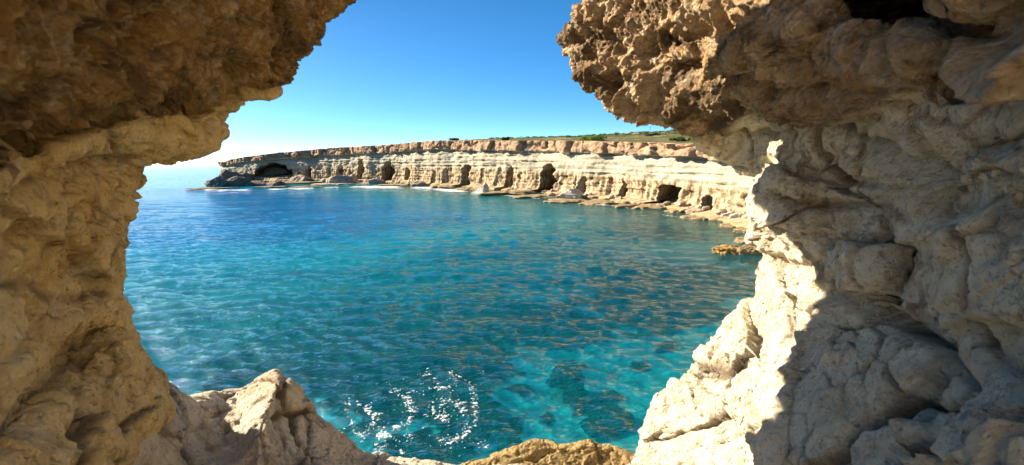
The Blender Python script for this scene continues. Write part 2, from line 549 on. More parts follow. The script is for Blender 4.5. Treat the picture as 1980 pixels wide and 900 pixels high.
left_sil = [(700, -120), (668, 0), (655, 18), (640, 30), (615, 45), (598, 62), (585, 78), (580, 100), (565, 130), (567, 155),
            (560, 180), (545, 193), (520, 197), (490, 197), (458, 200), (450, 225), (443, 250), (430, 265), (415, 283),
            (395, 293), (350, 300), (320, 306), (300, 318), (278, 329), (268, 340), (262, 380), (255, 430), (245, 480),
            (238, 520), (235, 560), (236, 590), (248, 620), (252, 655), (262, 690), (285, 715), (320, 740), (352, 762)]
left_region = left_sil + [(352, 795), (310, 822), (268, 842), (240, 870), (220, 910), (205, 1000), (200, 3300), (-3500, 3300), (-3500, -2500), (800, -2500), (790, -700)]
left_ctrl = [(-400, -400, 1.0), (-400, 300, 1.2), (-400, 900, 1.2), (0, 0, 1.5), (0, 200, 1.75), (0, 330, 1.95), (0, 450, 2.1),
             (0, 600, 2.1), (0, 750, 2.0), (0, 900, 1.8), (200, -300, 1.9), (200, 0, 2.2), (200, 180, 2.5), (200, 300, 2.9),
             (150, 420, 2.9), (230, 480, 3.5), (130, 600, 2.8), (235, 600, 3.4), (150, 800, 2.5), (260, 760, 3.2), (350, 765, 3.9),
             (300, 900, 2.8), (400, -300, 2.8), (400, 0, 3.0), (400, 130, 3.3), (400, 250, 3.7), (268, 340, 3.6), (600, 0, 4.1),
             (560, 170, 4.2), (450, 200, 3.9), (400, 1200, 2.6), (0, 1300, 1.6)]
left_gr = [([(-80, 320), (0, 285), (120, 250), (250, 205), (400, 190), (450, 192)], 16, 0.30),
           ([(-80, 440), (0, 395), (60, 360), (160, 328), (240, 312)], 11, 0.22),
           ([(-60, 900), (40, 800), (110, 720), (165, 655), (190, 640)], 20, 0.45),
           ([(-40, 560), (60, 545), (110, 580), (200, 570)], 14, 0.08),
           ([(160, 700), (150, 780), (110, 860)], 10, 0.12), ([(220, 230), (232, 300)], 8, 0.10),
           ([(385, 215), (388, 222)], 9, 0.35), ([(432, 222), (434, 232)], 8, 0.35), ([(406, 240), (403, 252)], 7, 0.25)]
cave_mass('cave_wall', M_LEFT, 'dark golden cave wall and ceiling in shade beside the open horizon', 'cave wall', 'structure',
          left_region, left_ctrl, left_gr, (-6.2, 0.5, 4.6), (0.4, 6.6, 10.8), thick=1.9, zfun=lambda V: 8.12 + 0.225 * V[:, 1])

right_sil = [(1150, -60), (1140, -20), (1130, 5), (1113, 15), (1110, 35), (1098, 42), (1085, 50), (1080, 75), (1085, 100), (1095, 125),
             (1110, 150), (1130, 172), (1160, 190), (1175, 205), (1185, 222), (1215, 228), (1258, 232), (1265, 240), (1290, 238),
             (1312, 245), (1305, 262), (1310, 275), (1330, 285), (1360, 300), (1395, 316), (1430, 335), (1447, 348),
             (1448, 370), (1450, 400), (1452, 440), (1455, 470), (1460, 490), (1455, 505), (1452, 545), (1450, 568),
             (1430, 580), (1415, 592), (1392, 620), (1375, 655), (1342, 680), (1330, 700), (1300, 730), (1270, 760), (1250, 790),
             (1235, 830), (1222, 875), (1215, 910)]
right_region = right_sil + [(1180, 1050), (1150, 3300), (4700, 3300), (4700, -2500), (1200, -2500), (1170, -600)]
right_ctrl = [(1100, 70, 5.4), (1180, 200, 5.3), (1150, -300, 4.6), (1300, 220, 5.0), (1300, 60, 4.5), (1420, 120, 4.0), (1500, 20, 3.4),
              (1500, 200, 3.8), (1620, 220, 3.3), (1700, 250, 3.0), (1700, -100, 2.6), (1850, 150, 2.3), (1980, 0, 1.7), (1980, 180, 1.95), (2400, 0, 1.2), (2400, 500, 1.3),
              (1320, 285, 5.4), (1440, 345, 5.2), (1470, 330, 4.9), (1495, 350, 4.45), (1458, 480, 5.0), (1480, 500, 4.75), (1600, 420, 3.9), (1600, 330, 4.0),
              (1535, 640, 4.15), (1450, 600, 4.75), (1520, 760, 3.8), (1518, 880, 3.5), (1400, 800, 4.2), (1225, 890, 4.9), (1350, 700, 4.75),
              (1700, 350, 3.4), (1700, 520, 3.3), (1660, 600, 3.55), (1700, 750, 3.0), (1830, 600, 2.75), (1850, 400, 2.7), (1760, 860, 2.6), (1900, 500, 2.35), (1980, 300, 2.15), (1980, 550, 2.1),
              (1980, 850, 1.75), (2000, 1100, 1.5), (1550, 1100, 3.0), (1200, 1100, 4.2), (2400, 1000, 1.2)]
right_gr = [([(1310, 258), (1400, 268), (1500, 262), (1600, 270), (1700, 285), (1800, 320), (1870, 345)], 10, 0.14),
            ([(1895, 280), (1885, 340), (1870, 420), (1857, 500), (1840, 580), (1820, 640)], 7, 0.16),
            ([(1462, 488), (1495, 500), (1545, 517)], 6, 0.12),
            ([(1500, 372), (1545, 392), (1600, 400), (1660, 395), (1740, 402)], 7, 0.10),
            ([(1590, 455), (1640, 468), (1700, 462), (1745, 490), (1742, 545), (1715, 575)], 8, 0.16), ([(1745, 480), (1760, 530), (1735, 560)], 16, 0.24),
            ([(1590, 440), (1605, 500), (1600, 560), (1640, 590)], 9, 0.10),
            ([(1640, 570), (1690, 600), (1725, 618), (1785, 650), (1840, 668)], 10, 0.20),
            ([(1840, 668), (1845, 700), (1810, 760), (1760, 800), (1710, 830), (1682, 870), (1680, 910)], 7, 0.14),
            ([(1845, 700), (1900, 760), (1850, 830), (1790, 900)], 9, 0.12), ([(1900, 620), (1940, 700), (1980, 730)], 9, 0.08),
            ([(1720, 615), (1650, 640), (1600, 600), (1545, 560)], 14, 0.05),
            ([(1495, 340), (1478, 420), (1470, 500), (1505, 570), (1537, 640), (1530, 700), (1518, 760), (1516, 900)], 22, -0.10),
            ([(1395, 670), (1370, 700), (1330, 735)], 5, 0.08),
            ([(1850, 95), (1900, 130)], 24, 0.3),
            ([(1560, 60), (1470, 60), (1420, 100)], 18, -0.12),
            ([(1800, 150), (1860, 165)], 18, 0.25), ([(1540, 165), (1620, 175), (1760, 185)], 10, 0.2),
            ([(1300, 75), (1310, 85)], 15, 0.3), ([(1350, 60), (1355, 75)], 15, 0.22), ([(1310, 135), (1340, 140)], 12, 0.25)]
cave_mass('cave_wall', M_RIGHT, 'pale cracked cave wall under a thick brown overhang, sunlit along its seaward edge', 'cave wall', 'structure',
          right_region, right_ctrl, right_gr, (0.2, 0.5, 4.6), (6.8, 7.4, 11.3), thick=2.9,
          cavities=[(at_depth(1718, 15, 2.3), at_depth(1740, -60, 3.9), 0.17, 0.75), (at_depth(1880, 95, 1.7), at_depth(1930, 60, 2.5), 0.05, 0.3)],
          plates=[([(1540, 560), (1650, 592), (1725, 622), (1838, 672), (1842, 700), (1808, 760), (1760, 798), (1708, 828), (1684, 900), (1600, 960), (1480, 960), (1537, 640)], 0.10, 10),
                  ([(1622, 472), (1700, 464), (1738, 488), (1744, 540), (1715, 573), (1655, 562), (1622, 520)], 0.15, 12),
                  ([(1500, 400), (1592, 406), (1612, 500), (1548, 514), (1465, 488), (1480, 430)], 0.06, 8),
                  ([(1600, 305), (1720, 300), (1850, 350), (1858, 470), (1765, 478), (1742, 408), (1600, 396)], 0.08, 9),
                  ([(1897, 285), (2200, 250), (2200, 640), (1930, 630), (1845, 655), (1865, 500), (1876, 400)], 0.10, 9),
                  ([(1870, 850), (1930, 800), (2010, 800), (2080, 880), (2000, 990), (1850, 960)], 0.10, 40),
                  ([(1700, 850), (1760, 815), (1830, 830), (1840, 900), (1790, 960), (1690, 940)], 0.14, 18),
                  ([(1760, 90), (1840, 60), (1900, 100), (1890, 160), (1800, 150)], 0.22, 22),
                  ([(1925, 80), (2050, 60), (2080, 200), (1960, 190)], 0.2, 22),
                  ([(1420, 60), (1500, 40), (1535, 110), (1500, 150), (1420, 120)], 0.12, 14)])

ledge_sil = [(60, 800), (200, 740), (280, 730), (330, 748), (354, 765), (372, 774), (388, 771), (402, 764), (440, 751), (458, 754), (482, 740), (510, 729), (537, 717), (552, 728), (574, 735),
             (586, 755), (605, 775), (620, 796), (650, 820), (670, 836), (690, 858), (720, 870), (760, 880), (800, 888), (850, 893), (890, 897)]
ledge_region = ledge_sil + [(1100, 905), (1300, 905), (1400, 1200), (1400, 3300), (-600, 3300), (-600, 900)]
ledge_ctrl = [(240, 780, 3.6), (310, 820, 3.45), (265, 860, 3.0), (340, 785, 4.0), (400, 780, 4.6), (440, 762, 5.1), (480, 755, 5.1), (537, 722, 4.95), (520, 770, 4.5), (495, 830, 4.0), (440, 830, 4.3),
              (400, 870, 3.9), (560, 800, 4.65), (590, 860, 4.5), (620, 810, 4.9), (690, 870, 5.1), (500, 900, 3.7), (650, 930, 4.3), (800, 900, 5.0),
              (900, 905, 5.0), (1100, 920, 5.0), (300, 900, 3.2), (100, 1000, 2.4), (500, 1200, 2.3), (900, 1200, 2.6), (1300, 1100, 3.0)]
ledge_gr = [([(537, 722), (522, 770), (497, 830), (500, 900)], 10, -0.08), ([(470, 770), (455, 800), (462, 830)], 8, 0.05),
            ([(552, 735), (548, 800), (560, 880)], 6, 0.06), ([(590, 770), (600, 830), (600, 900)], 6, 0.06), ([(300, 820), (360, 860), (380, 900)], 10, 0.08)]
M_LEDGE = cave_rock('ledge_rock', (0.70, 0.62, 0.49), (0.60, 0.51, 0.39), (0.44, 0.30, 0.16), (0.3, 0.2, 0.1), (0.4, 0.3, 0.2), (0.5, 0.4, 0.3), zcap=40)
cave_mass('rock_ledge', M_LEDGE, 'cream rock ledge with a sharp half sunlit peak below the ochre cave wall', 'rock ledge', None,
          ledge_region, ledge_ctrl, ledge_gr, (-3.6, 1.6, 3.2), (1.9, 6.6, 7.6), h=0.045, thick=1.0, cap=False, flare=0.12, k=0.10, amp=0.75)

def reef_mat():
    m, t = newmat('spongy_yellow_rock'); b = NB(t); P = b.pos()
    wv = b.add(P, b.scale(b.noise(P, 5, 3, col=True), 0.15))
    n = b.noise(P, 5, 7, 0.65)
    c = b.mix(b.rng(n, 0.4, 0.62), (0.34, 0.25, 0.11), (0.24, 0.165, 0.07))
    c = b.mix(b.rng(b.noise(P, 16, 5, 0.7), 0.5, 0.7, 0, 0.7), c, (0.14, 0.085, 0.03))
    v = b.voro(wv, 15)
    h = b.math('ADD', b.rng(v, 0, 0.5, 0, 1.0), b.noise(P, 20, 7, 0.7))
    b.surf(c, 0.9, b.bump(h, 0.9, 0.05), 0.2)
    return m
reef_sil = [(860, 930), (890, 897), (912, 886), (950, 880), (985, 869), (1010, 855), (1030, 846), (1045, 846), (1060, 855), (1076, 862), (1100, 865), (1130, 858),
            (1150, 855), (1166, 864), (1182, 859), (1200, 867), (1215, 875), (1240, 885)]
reef_region = reef_sil + [(1330, 900), (1330, 1300), (840, 1300)]
cave_mass('reef_rock', reef_mat(), 'yellow brown spongy rock poking up beside the foot of the sunlit cream wall', 'rock', None,
          reef_region, [(900, 900, 5.9), (1040, 850, 6.1), (1150, 860, 6.1), (1220, 880, 6.0), (1000, 1000, 5.3), (1200, 1000, 5.3)], [],
          (-0.8, 4.4, 2.8), (2.2, 7.6, 6.0), h=0.05, thick=0.9, cap=True, k=0.08, flare=0.15, amp=0.6)

# unseen pale floor and back wall, added to bounce sunlight onto the cave walls
M_REFL = cave_rock('reflector_rock', (0.86, 0.78, 0.62), (0.80, 0.70, 0.52), (0.55, 0.42, 0.28), (0.3, 0.2, 0.1), (0.4, 0.3, 0.2), (0.5, 0.4, 0.3), zcap=40)
def reflector():
    gx, gy = np.meshgrid(np.arange(-14, 9.01, 0.1), np.arange(-16, 1.61, 0.1))
    x, y = gx.ravel(), gy.ravel(); P3 = np.stack([x, y, 0 * x], 1)
    z = 6.55 + 0.25 * fbm(P3 * 0.4, 4) + 0.05 * ridged(P3 * 1.6, 4)
    wob = fbm(P3 * 0.45 + 9, 4)
    wall = sstep(0, 1, ((x - y) / 1.414 - 3.0 + 0.7 * wob) / 1.3)
    z = z + wall * (7.5 + 1.2 * wob) + wall * (1 - wall) * 1.6 * perlin(np.stack([x, y, z * 2], 1) * 1.4)
    n = gx.shape[1]; i = (np.arange(gx.shape[0] - 1)[:, None] * n + np.arange(n - 1)[None]).ravel()
    me = mesh_from('reflector', np.column_stack([x, y, z]), np.stack([i, i + 1, i + n + 1, i + n], 1))
    obj('reflector', me, M_REFL, 'unseen cream rock added behind the cave opening to bounce sunlight', 'rock terrace', None, 'structure')
reflector()

# ------------------------------------------------------------------ sea
_w = np.random.default_rng(5)
WAVES = []
for lam in np.geomspace(0.42, 5.5, 46):
    th = math.radians(-105) + _w.normal() * 0.6
    kx, ky = math.cos(th) * 2 * math.pi / lam, math.sin(th) * 2 * math.pi / lam
    slope = 0.046 if lam < 1.3 else 0.026 if lam < 2.8 else 0.011
    WAVES.append((kx, ky, slope * lam / (2 * math.pi) * 1.25, _w.uniform(0, 6.28), lam))

def wave_height(x, y, spacing):
    """height plus sideways shift of the surface (pointed crests)"""
    h = np.zeros_like(x); dx = np.zeros_like(x); dy = np.zeros_like(x)
    gust = 0.75 + 0.5 * sstep(-0.5, 0.5, fbm(np.stack([x / 14, y / 9, 0 * x + 3], 1), 2))
    for kx, ky, a, ph, lam in WAVES:
        att = np.clip((lam / spacing - 2.2) / 2.5, 0, 1)
        if not att.any(): continue
        p = kx * x + ky * y + ph
        kk = math.hypot(kx, ky)
        h += a * att * np.sin(p)
        dx += 0.8 * a * att * np.cos(p) * kx / kk; dy += 0.8 * a * att * np.cos(p) * ky / kk
    q = np.stack([x * 0.42 + 0.1 * y, y * 0.75, 0 * x], 1)
    near = np.clip((2.2 / spacing - 1.5) / 3, 0, 1)
    h += 0.055 * ridged(q + 0.5 * fbm(q * 0.7, 2)[:, None], 3, 0.5) * near
    h += 0.016 * ridged(q * 4.1 + 7, 2, 0.5) * np.clip((0.5 / spacing - 1.5) / 2, 0, 1)
    return h * gust, dx * gust, dy * gust

# shoreline of the bay: pixel positions of the cliff foot turned into world points on the water
cliff_px = [(436, 352, 313), (480, 353, 303), (560, 353, 294), (640, 353, 287), (740, 355, 281), (800, 357, 276), (860, 360, 272),
            (930, 364, 272), (1000, 369, 272.5), (1060, 374, 273), (1130, 380, 273.5), (1200, 387, 274.5), (1260, 394, 276), (1300, 399, 277.5),
            (1350, 407, 280), (1400, 416, 283), (1440, 427, 286)]
pts = []
for px, pb, pt in cliff_px:
    P = on_level(px, pb)
    pts.append((P[0], P[1], height_at(px, pt, P)))
L0 = pts[0]
pts = [(L0[0] + 60, L0[1] + 190, 9), (L0[0] + 12, L0[1] + 90, 9.0), (L0[0] - 6, L0[1] + 35, 9.2), (L0[0] - 6, L0[1] + 8, 9.2)] + pts
pts += [(30, 54, 10.6), (28, 42, 10.8), (21, 28, 11), (15, 18, 11), (10.5, 11.5, 11), (9, 7.5, 11)]
pts = np.array(pts)
seg = np.hypot(*np.diff(pts[:, :2], axis=0).T); cum = np.concatenate([[0], np.cumsum(seg)])
def catmull(ctrl, tt, t):
    out = np.empty((len(t), ctrl.shape[1]))
    for k in range(ctrl.shape[1]): out[:, k] = np.interp(t, tt, ctrl[:, k])
    return out
step = 0.22
S = np.arange(0, cum[-1], step)
base = catmull(pts, cum, S)
ker = np.hanning(31); ker /= ker.sum()
for k in range(3):
    pad = np.pad(base[:, k], 15, mode='edge'); base[:, k] = np.convolve(pad, ker, 'valid')
tan = np.gradient(base[:, :2], axis=0); tan /= np.linalg.norm(tan, axis=1)[:, None]
INL = np.stack([-tan[:, 1], tan[:, 0]], 1)
for k in range(2):
    kk = np.hanning(61); kk /= kk.sum()
    INL[:, k] = np.convolve(np.pad(INL[:, k], 30, mode='edge'), kk, 'valid')
INL /= np.linalg.norm(INL, axis=1)[:, None]
upx, _, udep = project(np.column_stack([base[:, :2], np.zeros(len(base))]))
udep = np.where(udep > 8, udep, 8)

shore = base[::12, :2]
near_shore = np.array([(-9, 6.5), (-5, 6.6), (-3, 6.6), (-1, 6.6), (1, 6.9), (3, 7.2), (6, 7.6)])
def shore_dist(x, y, pts2):
    d = np.full(x.shape, 1e9)
    for q in pts2: d = np.minimum(d, (x - q[0]) ** 2 + (y - q[1]) ** 2)
    return np.sqrt(d)

def sea_material():
    m, t = newmat('sea_water'); b = NB(t); P = b.pos()
    # fine ripples riding on the modelled waves
    q = b.scale(P, 1.0, 1.9, 0.0)
    r1 = b.noise(q, 2.3, 5, 0.6, 0.4); r2 = b.noise(q, 8.0, 4, 0.6, 0.3)
    hgt = b.math('ADD', b.math('MULTIPLY', r1, 1.0), b.math('MULTIPLY', r2, 0.30))
    nrm = b.bump(hgt, 1.0, 0.13)
    deep = b.attr('deep')
    tint = b.n('BsdfTransparent'); b.put(tint.inputs[0], (0.62, 0.95, 0.96))
    body = b.n('BsdfDiffuse')
    patch = b.rng(b.noise(b.scale(P, 0.05, 0.11, 0), 1.0, 5, 0.6, 0.5), 0.35, 0.65)
    b.put(body.inputs[0], b.mix(deep, b.mix(patch, (0.0, 0.34, 0.37), (0.0, 0.50, 0.50)), b.mix(patch, (0.0, 0.035, 0.16), (0.0, 0.09, 0.25))))
    b.put(body.inputs['Normal'], nrm)
    inner = b.n('MixShader'); b.put(inner.inputs[0], b.math('ADD', b.math('MULTIPLY', deep, 0.84), 0.08))
    t.links.new(tint.outputs[0], inner.inputs[1]); t.links.new(body.outputs[0], inner.inputs[2])
    gl = b.n('BsdfGlossy'); b.put(gl.inputs['Roughness'], 0.06); b.put(gl.inputs['Normal'], nrm)
    b.put(gl.inputs['Color'], (1, 1, 1))
    fr = b.n('Fresnel'); fr.inputs['IOR'].default_value = 1.22; b.put(fr.inputs['Normal'], nrm)
    top = b.n('MixShader'); b.put(top.inputs[0], fr.outputs[0])
    t.links.new(inner.outputs[0], top.inputs[1]); t.links.new(gl.outputs[0], top.inputs[2])
    vol = b.n('VolumeAbsorption'); b.put(vol.inputs['Color'], (0.08, 0.80, 0.85)); vol.inputs['Density'].default_value = 0.22
    o = b.n('OutputMaterial'); t.links.new(top.outputs[0], o.inputs['Surface']); t.links.new(vol.outputs[0], o.inputs['Volume'])
    return m

def build_sea():
    na, nr = NA, NR
    ang = np.radians(np.linspace(-72, 62, na)); r = np.geomspace(3.0, 16000, nr)
    A, Rr = np.meshgrid(ang, r)
    x = (np.sin(A) * Rr).ravel(); y = (np.cos(A) * Rr).ravel(); rr = Rr.ravel()
    sp = rr * max((r[1] / r[0] - 1), ang[1] - ang[0])
    h, dx, dy = wave_height(x, y, sp)
    sd = shore_dist(x, y, shore)
    calm = 0.45 + 0.55 * sstep(2, 25, sd)
    V = np.column_stack([x + dx * calm, y + dy * calm, h * calm])
    i = np.arange(nr - 1)[:, None] * na + np.arange(na - 1)[None]
    i = i.ravel(); Q = np.stack([i, i + na, i + na + 1, i + 1], 1)[:, ::-1]
    me = mesh_from('sea', V, Q)
    deep = sstep(18, 95, y - 0.25 * np.maximum(x, 0) * 2 - 0.55 * np.minimum(x, 0)) * sstep(2, 55, sd) * 0.9
    deep = np.maximum(deep, 0.4 * sstep(7, 26, -x - 0.15 * y))
    deep = np.clip(deep + 0.10 * fbm(np.stack([x / 20, y / 14, 0 * x], 1), 3), 0, 1)
    a = me.attributes.new('deep', 'FLOAT', 'POINT'); a.data.foreach_set('value', deep.astype(np.float32))
    obj('sea', me, sea_material(), 'rippled turquoise sea, deeper blue towards the horizon', 'sea', None, 'structure')
NA, NR = 1250, 1150
build_sea()

# seabed with dark weed and rock patches under clear water
dark_px = [(700, 640, 130, 1.0), (800, 700, 110, 1.1), (900, 690, 90, 1.1), (620, 690, 80, 0.9), (560, 600, 110, .6), (850, 620, 120, 0.8), (1000, 590, 110, 0.7), (720, 720, 70, 1.0), (860, 770, 45, 1.0),
           (930, 790, 26, 1.1), (985, 818, 26, .9), (1095, 700, 24, 0.9), (1180, 765, 22, 1.1), (1130, 785, 20, .8), (1010, 745, 16, .8), (1240, 700, 18, .6), (1060, 800, 16, .6), (1080, 600, 90, 0.6),
           (1250, 560, 120, .8), (1350, 520, 90, .8), (860, 870, 50, .9), (780, 880, 60, .7), (1180, 480, 80, .5), (700, 560, 90, .4), (470, 680, 60, .5), (880, 540, 90, .5)]
def build_bed():
    xs = np.arange(-150, 70, 0.5); ys = np.arange(1, 120, 0.35)
    X, Y = np.meshgrid(xs, ys); x = X.ravel(); y = Y.ravel()
    P3 = np.stack([x, y, 0 * x], 1)
    sd = shore_dist(x, y, shore); ns = shore_dist(x, y, near_shore)
    dist = np.hypot(x, y)
    z = -3.2 - 0.055 * np.clip(dist - 16, 0, 90) - 2.2 * sstep(0, 40, -x - 4)
    z = z + (1.0 - np.clip(sd / 14, 0, 1)) * 2.6
    z = z + (1.0 - np.clip(ns / 3, 0, 1)) * 1.0
    z += 0.5 * fbm(P3 / 5, 4) + 0.12 * fbm(P3 / 1.2, 3)
    u, v, dd = project(np.stack([x, y, 0 * x], 1))
    dk = np.zeros(len(x))
    warp = fbm(P3 / 2.2, 4) * 60
    for cx, cy, rad, s in dark_px:
        C = on_level(cx, cy, -3.4)
        R = rad / FPX * np.linalg.norm(C - CAM)
        e = np.hypot((x - C[0]), (y - C[1]) * 0.55) / R + 0.9 * fbm(P3 / (R * 0.7) + cx, 4)
        dk = np.maximum(dk, s * sstep(1.3, 0.7, e))
    dk = np.maximum(dk, 0.6 * sstep(0.12, 0.4, fbm(P3 / 7 + 4, 5)) * sstep(16, 28, dist))
    z += dk * (0.3 + 0.4 * np.abs(fbm(P3 / 0.9, 3)))
    na = len(xs); i = (np.arange(len(ys) - 1)[:, None] * na + np.arange(na - 1)[None]).ravel()
    Q = np.stack([i, i + 1, i + na + 1, i + na], 1)
    me = mesh_from('seabed', np.column_stack([x, y, z]), Q)
    a = me.attributes.new('weed', 'FLOAT', 'POINT'); a.data.foreach_set('value', np.clip(dk, 0, 1).astype(np.float32))
    m, t = newmat('seabed_sand'); b = NB(t); P = b.pos()
    n = b.noise(P, 1.5, 6, 0.65)
    sand = b.mix(n, (0.84, 0.82, 0.68), (0.68, 0.67, 0.55))
    f = b.rng(b.math('ADD', b.attr('weed'), b.math('MULTIPLY', b.math('SUBTRACT', n, 0.5), 0.8)), 0.15, 0.45)
    b.surf(b.mix(f, sand, b.mix(b.noise(P, 4, 4), (0.006, 0.012, 0.02), (0.03, 0.045, 0.045))), 1.0, None, 0.0)
    obj('seabed', me, m, 'pale sandy seabed with dark weed patches seen through clear water', 'seabed', None, 'structure')
    # deep floor out to sea
    me = mesh_from('deep_floor', np.array([(-16000, -50, -14), (16000, -50, -14), (16000, 16000, -14), (-16000, 16000, -14.0)]), np.array([(0, 1, 2, 3)]), False)
    m2, t2 = newmat('deep_seabed'); b2 = NB(t2); b2.surf((0.05, 0.08, 0.10), 1.0, None, 0.0)
    obj('deep_seabed', me, m2, 'dark deep seabed beyond the bay', 'seabed', None, 'structure')
build_bed()

# ------------------------------------------------------------------ far sea cliff
def cliff_material():
    m, t = newmat('sea_cliff_rock'); b = NB(t); P = b.pos()
    v = b.attr('level')
    st = b.noise(b.scale(P, 0.05, 0.05, 1.6), 1.0, 6, 0.65)
    st2 = b.noise(b.scale(P, 0.25, 0.25, 5.0), 1.0, 5, 0.65)
    n = b.noise(P, 0.5, 7, 0.65)
    pale = b.mix(b.rng(st, 0.38, 0.62), (0.37, 0.34, 0.27), (0.23, 0.215, 0.17))
    pale = b.mix(b.rng(st2, 0.5, 0.72, 0, 0.7), pale, (0.30, 0.235, 0.13))
    pale = b.mix(b.rng(n, 0.55, 0.75, 0, 0.6), pale, (0.46, 0.39, 0.26))
    run = b.noise(b.scale(P, 1.3, 1.3, 0.10), 1.0, 5, 0.6)
    low = b.mix(b.rng(run, 0.45, 0.58), (0.38, 0.30, 0.19), (0.12, 0.08, 0.045))
    low = b.mix(b.rng(n, 0.5, 0.65, 0, 0.8), low, (0.42, 0.34, 0.22))
    foot = b.mix(n, (0.24, 0.18, 0.09), (0.33, 0.25, 0.14))
    cap = b.mix(b.rng(n, 0.38, 0.62), (0.36, 0.23, 0.14), (0.22, 0.15, 0.105))
    cap = b.mix(b.rng(b.noise(P, 1.2, 5, 0.7), 0.52, 0.72, 0, 0.8), cap, (0.46, 0.31, 0.20))
    cap = b.mix(b.rng(b.noise(b.scale(P, 0.8, 0.8, 0.3), 1.0, 4, 0.6), 0.58, 0.66, 0, 0.7), cap, (0.13, 0.09, 0.06))
    wob = b.math('MULTIPLY', b.math('SUBTRACT', b.noise(P, 0.25, 4), 0.5), 0.16)
    vv = b.math('ADD', v, wob)
    c = b.mix(b.rng(vv, 0.36, 0.46), low, pale)
    c = b.mix(b.rng(vv, 0.79, 0.815), c, cap)
    c = b.mix(b.rng(v, 0.02, 0.08, 1, 0), c, foot)
    h = b.math('ADD', b.noise(P, 1.6, 8, 0.7), b.math('MULTIPLY', st2, 0.8))
    b.surf(c, 0.95, b.bump(h, 0.8, 0.35), 0.1)
    return m

caves_px = [  # centre x, half width px, top y, bottom y, depth m, arch power
    (528, 40, 315, 340, 7, 2.0), (597, 6, 322, 345, 3, 3), (661, 7, 325, 334, 4, 2.5), (701, 10, 309, 343, 5, 2.6), (751, 13, 313, 346, 6, 2.4), (788, 6, 325, 343, 4, 3),
    (846, 6, 330, 356, 2.0, 2.5), (866, 5, 326, 356, 1.6, 2.5), (904, 13, 320, 363, 8, 3.2), (938, 6, 325, 360, 1.5, 3), (965, 5, 324, 368, 1.5, 3), (987, 8, 323, 368, 3.0, 3), (1008, 5, 330, 368, 1.4, 3),
    (1056, 22, 318, 372, 4.5, 1.8), (1080, 6, 330, 372, 1.5, 2.5), (1119, 5, 335, 375, 1.5, 3), (1134, 8, 342, 379, 4.5, 2.6), (1178, 7, 343, 383, 1.5, 3), (1208, 8, 352, 385, 2.6, 2.4),
    (1248, 6, 352, 388, 1.0, 3), (1300, 30, 359, 397, 2.4, 4), (1278, 10, 360, 392, 1.2, 3), (1338, 14, 366, 400, 1.1, 4), (1378, 12, 378, 408, 3.2, 2.2), (1440, 7, 372, 425, 2.0, 2.6)]

